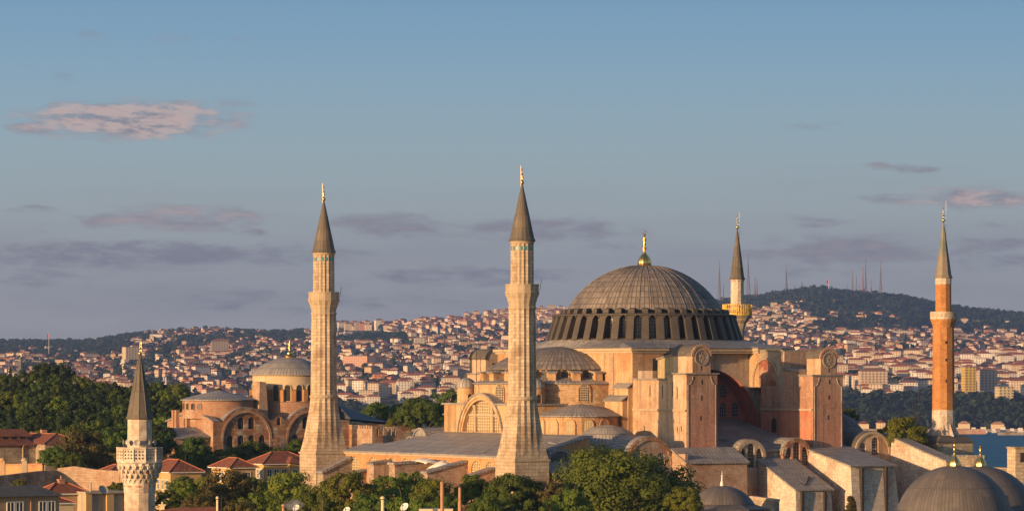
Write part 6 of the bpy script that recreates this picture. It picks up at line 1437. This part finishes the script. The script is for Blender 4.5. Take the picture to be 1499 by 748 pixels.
# woods among the houses and along the shore: one mass
def far_woods(name, label, pts, m):
    mb = MB(); rd = random.Random(5)
    for (x, y, z, r, h) in pts:
        n = 26 if y < 4700 else 15
        for _ in range(n):
            a = rd.uniform(0, 2*pi); u = rd.uniform(-.5, 1); s_ = sqrt(max(0, 1 - u*u)); q = Vector((x + cos(a)*s_*r*rd.uniform(.5, 1), y + sin(a)*s_*r*rd.uniform(.5, 1), z + h*.5 + u*h*.5))
            nrm = Vector((cos(a)*s_, sin(a)*s_, u + .3)).normalized(); nrm = (nrm + Vector((rd.uniform(-.5, .5), rd.uniform(-.5, .5), rd.uniform(-.3, .5)))).normalized()
            t = nrm.cross(Vector((rd.uniform(-1, 1), rd.uniform(-1, 1), .3))).normalized(); b = nrm.cross(t); k = r*rd.uniform(.38, .62)
            mb.face([q - t*k, q - b*k*.8, q + t*k, q + b*k*.8])
    o = mb.build(name, m); o['kind'] = 'stuff'; return o
pts = []
for _ in range(1900):                                  # shore wood
    px = RC.uniform(480, 1560); d = RC.uniform(4142, 4420); y = img_y(px, d); up = (583 if px > 1190 else 604) + 6*sin(px*.06)
    if y < up: continue
    pts.append(((px - HX)/FPX*d, d, far_z(px, d), RC.uniform(4.5, 8), RC.uniform(9, 17)))
for _ in range(60000):
    if len(pts) > 13000: break
    px = RC.uniform(-60, 1560); d = sqrt(RC.uniform(4300.0**2, 9250.0**2)); y = img_y(px, min(d, 8990)); q = dens(px, y, d)
    x = (px - HX)/FPX*d
    if 488 < px < 560 and 484 < y < 493: continue
    if RC.random() < (.26 if q > .6 else (.4 if q > .2 else .85)):
        if (int(x//13), int(d//16)) in grid and RC.random() < .7: continue
        k = 1.0 if d < 6000 else 1.35
        pts.append((x, d, far_z(px, d), RC.uniform(4, 7.5)*k, RC.uniform(7, 13)))
far_woods('hillside_woods', '', pts, 'leaf_far')
# bare hillside field on the skyline left of the tallest minaret
m = MB(); 
for i in range(12):
    for j in range(6):
        q = []
        for (a, b) in ((i, j), (i+1, j), (i+1, j+1), (i, j+1)):
            px = 492 + 72*a/12; d = 7650 + 900*b/6; q.append(((px - HX)/FPX*d, d, far_z(px, d) + 1.5))
        m.face(q)
f = m.build('field', 'dry_field'); f['kind'] = 'structure'

# masts on the wooded hill and the skyline
def mast(px, ty, by, d, wpx, label, m='mast_paint', group='radio masts on the far hills', name='radio_mast', dishes=0):
    b = at(px, by + 1.5, d); h = (by - ty)/FPX*d; w = wpx/FPX*d/2; R = tag(empty(name, b, radians(px % 60)), label, 'mast', group); lg = []
    for k in range(3):
        a = 2*pi*k/3; f = lambda t: (cos(a)*w*(1 - t)**1.5, sin(a)*w*(1 - t)**1.5, h*t)
        q = MB(); q.tube([f(t) for t in (0, .2, .4, .6, .8)], .75, 5, .5); q.build('leg', m, R)
    br = MB()
    for j in range(9):
        t0, t1 = j/11, (j + 1)/11
        for k in range(3):
            a, c = 2*pi*k/3, 2*pi*((k + 1) % 3)/3; g = lambda A, t: (cos(A)*w*(1 - t)**1.5, sin(A)*w*(1 - t)**1.5, h*t)
            br.tube([g(a, t0), g(c, t1)], .28, 4); br.tube([g(a, t1), g(c, t1)], .24, 4)
    br.build('bracing', m, R)
    q = MB(); q.tube([(0, 0, h*.78), (0, 0, h*.93)], .8, 6); q.tube([(0, 0, h*.93), (0, 0, h)], .4, 6); q.build('antenna', 'white_paint' if dishes else m, R)
    return R
for (px, ty, by, w, lb) in [(1053, 378, 441, 7, 'slender three-legged mast between the great dome and the slim minaret'), (1059, 414, 441, 2.5, 'short thin mast beside the slim minaret, on its left'), (1095, 369, 440, 9, 'tallest lattice mast just right of the slim minaret'),
    (1105, 402, 439, 3, 'left one of two close short masts right of the slim minaret'), (1108, 405, 439, 3, 'right one of two close short masts right of the slim minaret'), (1151, 387, 433, 6, 'lone slender mast on the left shoulder of the wooded hill'),
    (1163, 416, 431, 2, 'tiny thin mast near the hilltop left of the stout tower'), (1248, 393, 432, 4, 'leftmost mast of the tall cluster on the wooded hill'), (1253.5, 402, 432, 3, 'short mast second in the hill cluster'), (1258, 414, 432, 2, 'shortest thin mast inside the hill cluster'),
    (1263, 388, 433, 4, 'reddish mast in the middle of the hill cluster'), (1267, 374, 433, 4.5, 'tallest mast of the cluster on the wooded hill'), (1275, 408, 434, 3, 'short mast right of the tallest one in the hill cluster'), (1289, 380, 436, 6, 'tall three-legged mast standing right of the hill cluster'),
    (1240, 414, 432, 1.5, 'faint tiny mast at the left edge of the hill cluster')]:
    mast(px, ty, by, 8980, w, lb, 'mast_red' if 'reddish' in lb else 'mast_paint')
mast(1174, 411, 427, 8950, 4.5, 'short stout lattice tower near the hilltop', 'iron'); mast(527, 464, 483, 8800, 2, 'thin mast on the left of two above the bare field'); mast(534, 467, 483, 8800, 3, 'thicker mast on the right of two above the bare field', 'mast_red')
def flagpole(px, ty, by, d, w, label, pole='white_paint'):
    b = at(px, by, d); h = (by - ty)/FPX*d; R = tag(empty('flagpole', b), label, 'flagpole'); m = MB(); m.tube([(0, 0, -6), (0, 0, h)], .32*d/6000, 6); m.build('pole', pole, R)
    m = MB(); n = 8; fw, fh = w/FPX*d, 5/FPX*d
    for k in range(n + 1):
        t = k/n; x = -fw*t*.75; y = .12*fw*sin(5*t); z = -fh*.25*t
        m.v += [(x, y, h - .3 + z), (x, y, h - .3 - fh + z*1.6)]
    for k in range(n): m.f.append((2*k, 2*k + 1, 2*k + 3, 2*k + 2))
    m.build('flag', 'red_cloth', R).modifiers.new('t', 'SOLIDIFY').thickness = .1
flagpole(71.5, 488, 512, 5600, 3, 'tall pole with a red flag above the dark hill at the left'); flagpole(1213, 409, 430, 8900, 3.5, 'tall pole with a huge red flag on the wooded hilltop')
# distant pencil minarets in the city
for (px, ty, by, d, lb) in [(628, 491, 513, 6500, 'distant white pencil minaret in the city between the two stone minarets'), (613, 521, 530, 5700, 'small distant minaret by tiled roofs, lower than the white pencil minaret'), (243, 548, 566, 4600, 'small pinkish distant minaret over the wood left of the church'), (1332, 500, 516, 6000, 'small dark distant minaret among houses left of the brick minaret')]:
    b = at(px, by, d); h = (by - ty)/FPX*d; R = tag(empty('distant_minaret', b), lb, 'minaret', 'distant minarets in the far city'); m = MB(); r = h*.045
    m.revolve([(r*1.3, -8), (r*1.2, h*.3), (r, h*.62), (r*1.7, h*.66), (r*1.7, h*.69), (r*.85, h*.69), (r*.8, h*.82)], 0, 0, 10); m.build('shaft', 'white_paint', R); m = MB(); m.revolve([(r*.95, h*.82), (0, h)], 0, 0, 10); m.build('cone', 'lead_dark', R)
# palace tower tip over the wood
b = at(31, 552, 1250); zt, zc = at(31, 523, 1250).z, at(31, 549, 1250).z; R = tag(empty('palace_tower', Vector((b.x, b.y, 20))), 'distant grey pointed tower with a gilded tip rising over the dark wood', 'tower')
m = MB(); m.revolve([(1.75, 0), (1.75, zc - 20)], 0, 0, 8); m.build('shaft', 'weathered_stone', R); m = MB(); m.revolve([(1.95, zc - 20), (1.15, zc - 20 + 1.8), (.18, zt - 20)], 0, 0, 8); m.build('cone', 'slate_blue', R); m = MB(); finial(m, 0, 0, zt - 20.2, at(31, 514, 1250).z - zt, .32); m.build('finial', 'gold', R, smooth=True)
# waterfront
def shorebox(name, label, cat, px0, px1, y, d, dp, h, m, roof=None, group=None, zb=None):
    a, b = at(px0, y, d), at(px1, y, d); zb = SEA if zb is None else zb; R = tag(empty(name, Vector((a.x, d, zb))), label, cat, group); L_ = b.x - a.x; q = MB()
    if name == 'boat':
        q.prism([(L_*.08, -dp*.3, -.5), (L_*.9, -dp*.3, -.5), (L_*.9, dp*.3, -.5), (L_*.08, dp*.3, -.5)], [(0, -dp*.5, h*.4), (L_*.92, -dp*.5, h*.4), (L_, 0, h*.5), (L_*.92, dp*.5, h*.4)]); q.build('hull', m, R)
        q = MB(); q.box(L_*.15, L_*.75, -dp*.35, dp*.35, h*.42, h*.85); c = q.build('cabin', 'white_paint', R); q = MB(); q.box(L_*.12, L_*.8, -dp*.38, dp*.38, h*.85, h*.92); q.build('roof', 'trim_stone', c); return
    q.box(0, L_, 0, dp, -3, h); q.build('wall', m, R)
    if roof: q = MB(); q.prism([(-.6, -.6, h), (L_ + .6, -.6, h), (L_ + .6, dp + .6, h), (-.6, dp + .6, h)], [(min(L_, dp)*.4, dp*.45, h + 3), (L_ - min(L_, dp)*.4, dp*.45, h + 3), (L_ - min(L_, dp)*.4, dp*.55, h + 3), (min(L_, dp)*.4, dp*.55, h + 3)]); q.build('roof', roof, R)
shorebox('quay', 'long grey-brown stone quay along the foot of the shore wood', 'quay', 300, 1700, 630, 4105, 25, 3.2, 'weathered_stone')
shorebox('breakwater', 'rust-brown breakwater in the water right of the brick minaret', 'breakwater', 1396, 1443, 631, 3960, 12, 5.0, 'plaster_pink')
shorebox('breakwater', 'dark low breakwater reaching the right edge of the sea', 'breakwater', 1462, 1560, 634, 3890, 10, 2.8, 'weathered_stone')
for (p0, p1, h, lb) in [(1396, 1404, 6, 'white ferry moored nearest the brick minaret'), (1408, 1417, 5, 'small white boat right of the ferry by the brick minaret'), (1421, 1430, 6, 'white boat moored above the middle of the rust-brown breakwater'), (1434, 1446, 7, 'long white ferry above the end of the rust-brown breakwater'),
                        (1451, 1459, 5, 'small white boat in the gap between the two breakwaters'), (1463, 1474, 7, 'white ferry above the start of the dark breakwater'), (1478, 1486, 5, 'small white boat above the dark breakwater'), (1489, 1499, 6, 'white boat at the outer end of the dark breakwater')]:
    shorebox('boat', lb, 'boat', p0, p1, 628, 4065 - (p0 % 7)*6, 6, h, 'white_paint', group='white boats at the far quay')
for (p0, p1, d, h, lb, rf) in [(1256, 1272, 4122, 5, 'low cream boathouse with a red roof, first on the far quay', 'tile_roof'), (1283, 1296, 4126, 6, 'shore pavilion with a bright red roof left of the green tree', 'tile_roof'), (1404, 1420, 4128, 5, 'pale shed on the quay just right of the brick minaret', 'terracotta'), (1452, 1470, 4128, 4.5, 'long low pale shed behind the moored ferries', 'terracotta')]:
    shorebox('boathouse', lb, 'boathouse', p0, p1, 622, d, 9, h, 'cream_wall', rf, 'sheds along the far quay', zb=far_z((p0 + p1)/2, d + 5) - .5 if d > 4130 else SEA + 3.2)
# smoke over the squat chimney
p = at(430, 738, 424); m = MB(); m.revolve([(.02, -1), (.6, -.8), (.98, 0), (.6, .8), (.02, 1)], 0, 0, 16); 
sm = bpy.data.materials.new('smoke'); sm.use_nodes = True; nt = sm.node_tree; nt.nodes.clear()
v = nt.nodes.new('ShaderNodeVolumePrincipled'); v.inputs['Color'].default_value = (.75, .82, .95, 1); tc = nt.nodes.new('ShaderNodeTexCoord'); n = nt.nodes.new('ShaderNodeTexNoise'); n.inputs['Scale'].default_value = 1.6; n.inputs['Detail'].default_value = 3
r = nt.nodes.new('ShaderNodeMapRange'); r.inputs[1].default_value = .45; r.inputs[2].default_value = .75; r.inputs[3].default_value = 0; r.inputs[4].default_value = 4.5
nt.links.new(tc.outputs['Object'], n.inputs['Vector']); nt.links.new(n.outputs[0], r.inputs[0]); gr = nt.nodes.new('ShaderNodeTexGradient'); gr.gradient_type = 'SPHERICAL'; nt.links.new(tc.outputs['Object'], gr.inputs[0]); mm = nt.nodes.new('ShaderNodeMath'); mm.operation = 'MULTIPLY'; nt.links.new(r.outputs[0], mm.inputs[0]); nt.links.new(gr.outputs[1], mm.inputs[1]); nt.links.new(mm.outputs[0], v.inputs['Density']); o_ = nt.nodes.new('ShaderNodeOutputMaterial'); nt.links.new(v.outputs[0], o_.inputs['Volume'])
MATS['smoke'] = sm; o = m.build('smoke', 'smoke'); o.location = p; o.scale = (1.3, .8, .8); o['kind'] = 'stuff'

# ------------------------------------------------------------------ haze: one even box of air round everything, sky outside it
hm = bpy.data.materials.new('haze'); hm.use_nodes = True; nt = hm.node_tree; nt.nodes.clear()
v = nt.nodes.new('ShaderNodeVolumePrincipled'); v.inputs['Color'].default_value = (.44, .60, 1.0, 1); v.inputs['Density'].default_value = 6.0e-5; v.inputs['Anisotropy'].default_value = 0.45
o_ = nt.nodes.new('ShaderNodeOutputMaterial'); nt.links.new(v.outputs[0], o_.inputs['Volume']); MATS['haze'] = hm
m = MB(); m.box(-17000, 17000, -1500, 13500, SEA - 60, 420); hz = m.build('haze', 'haze'); hz['kind'] = 'stuff'
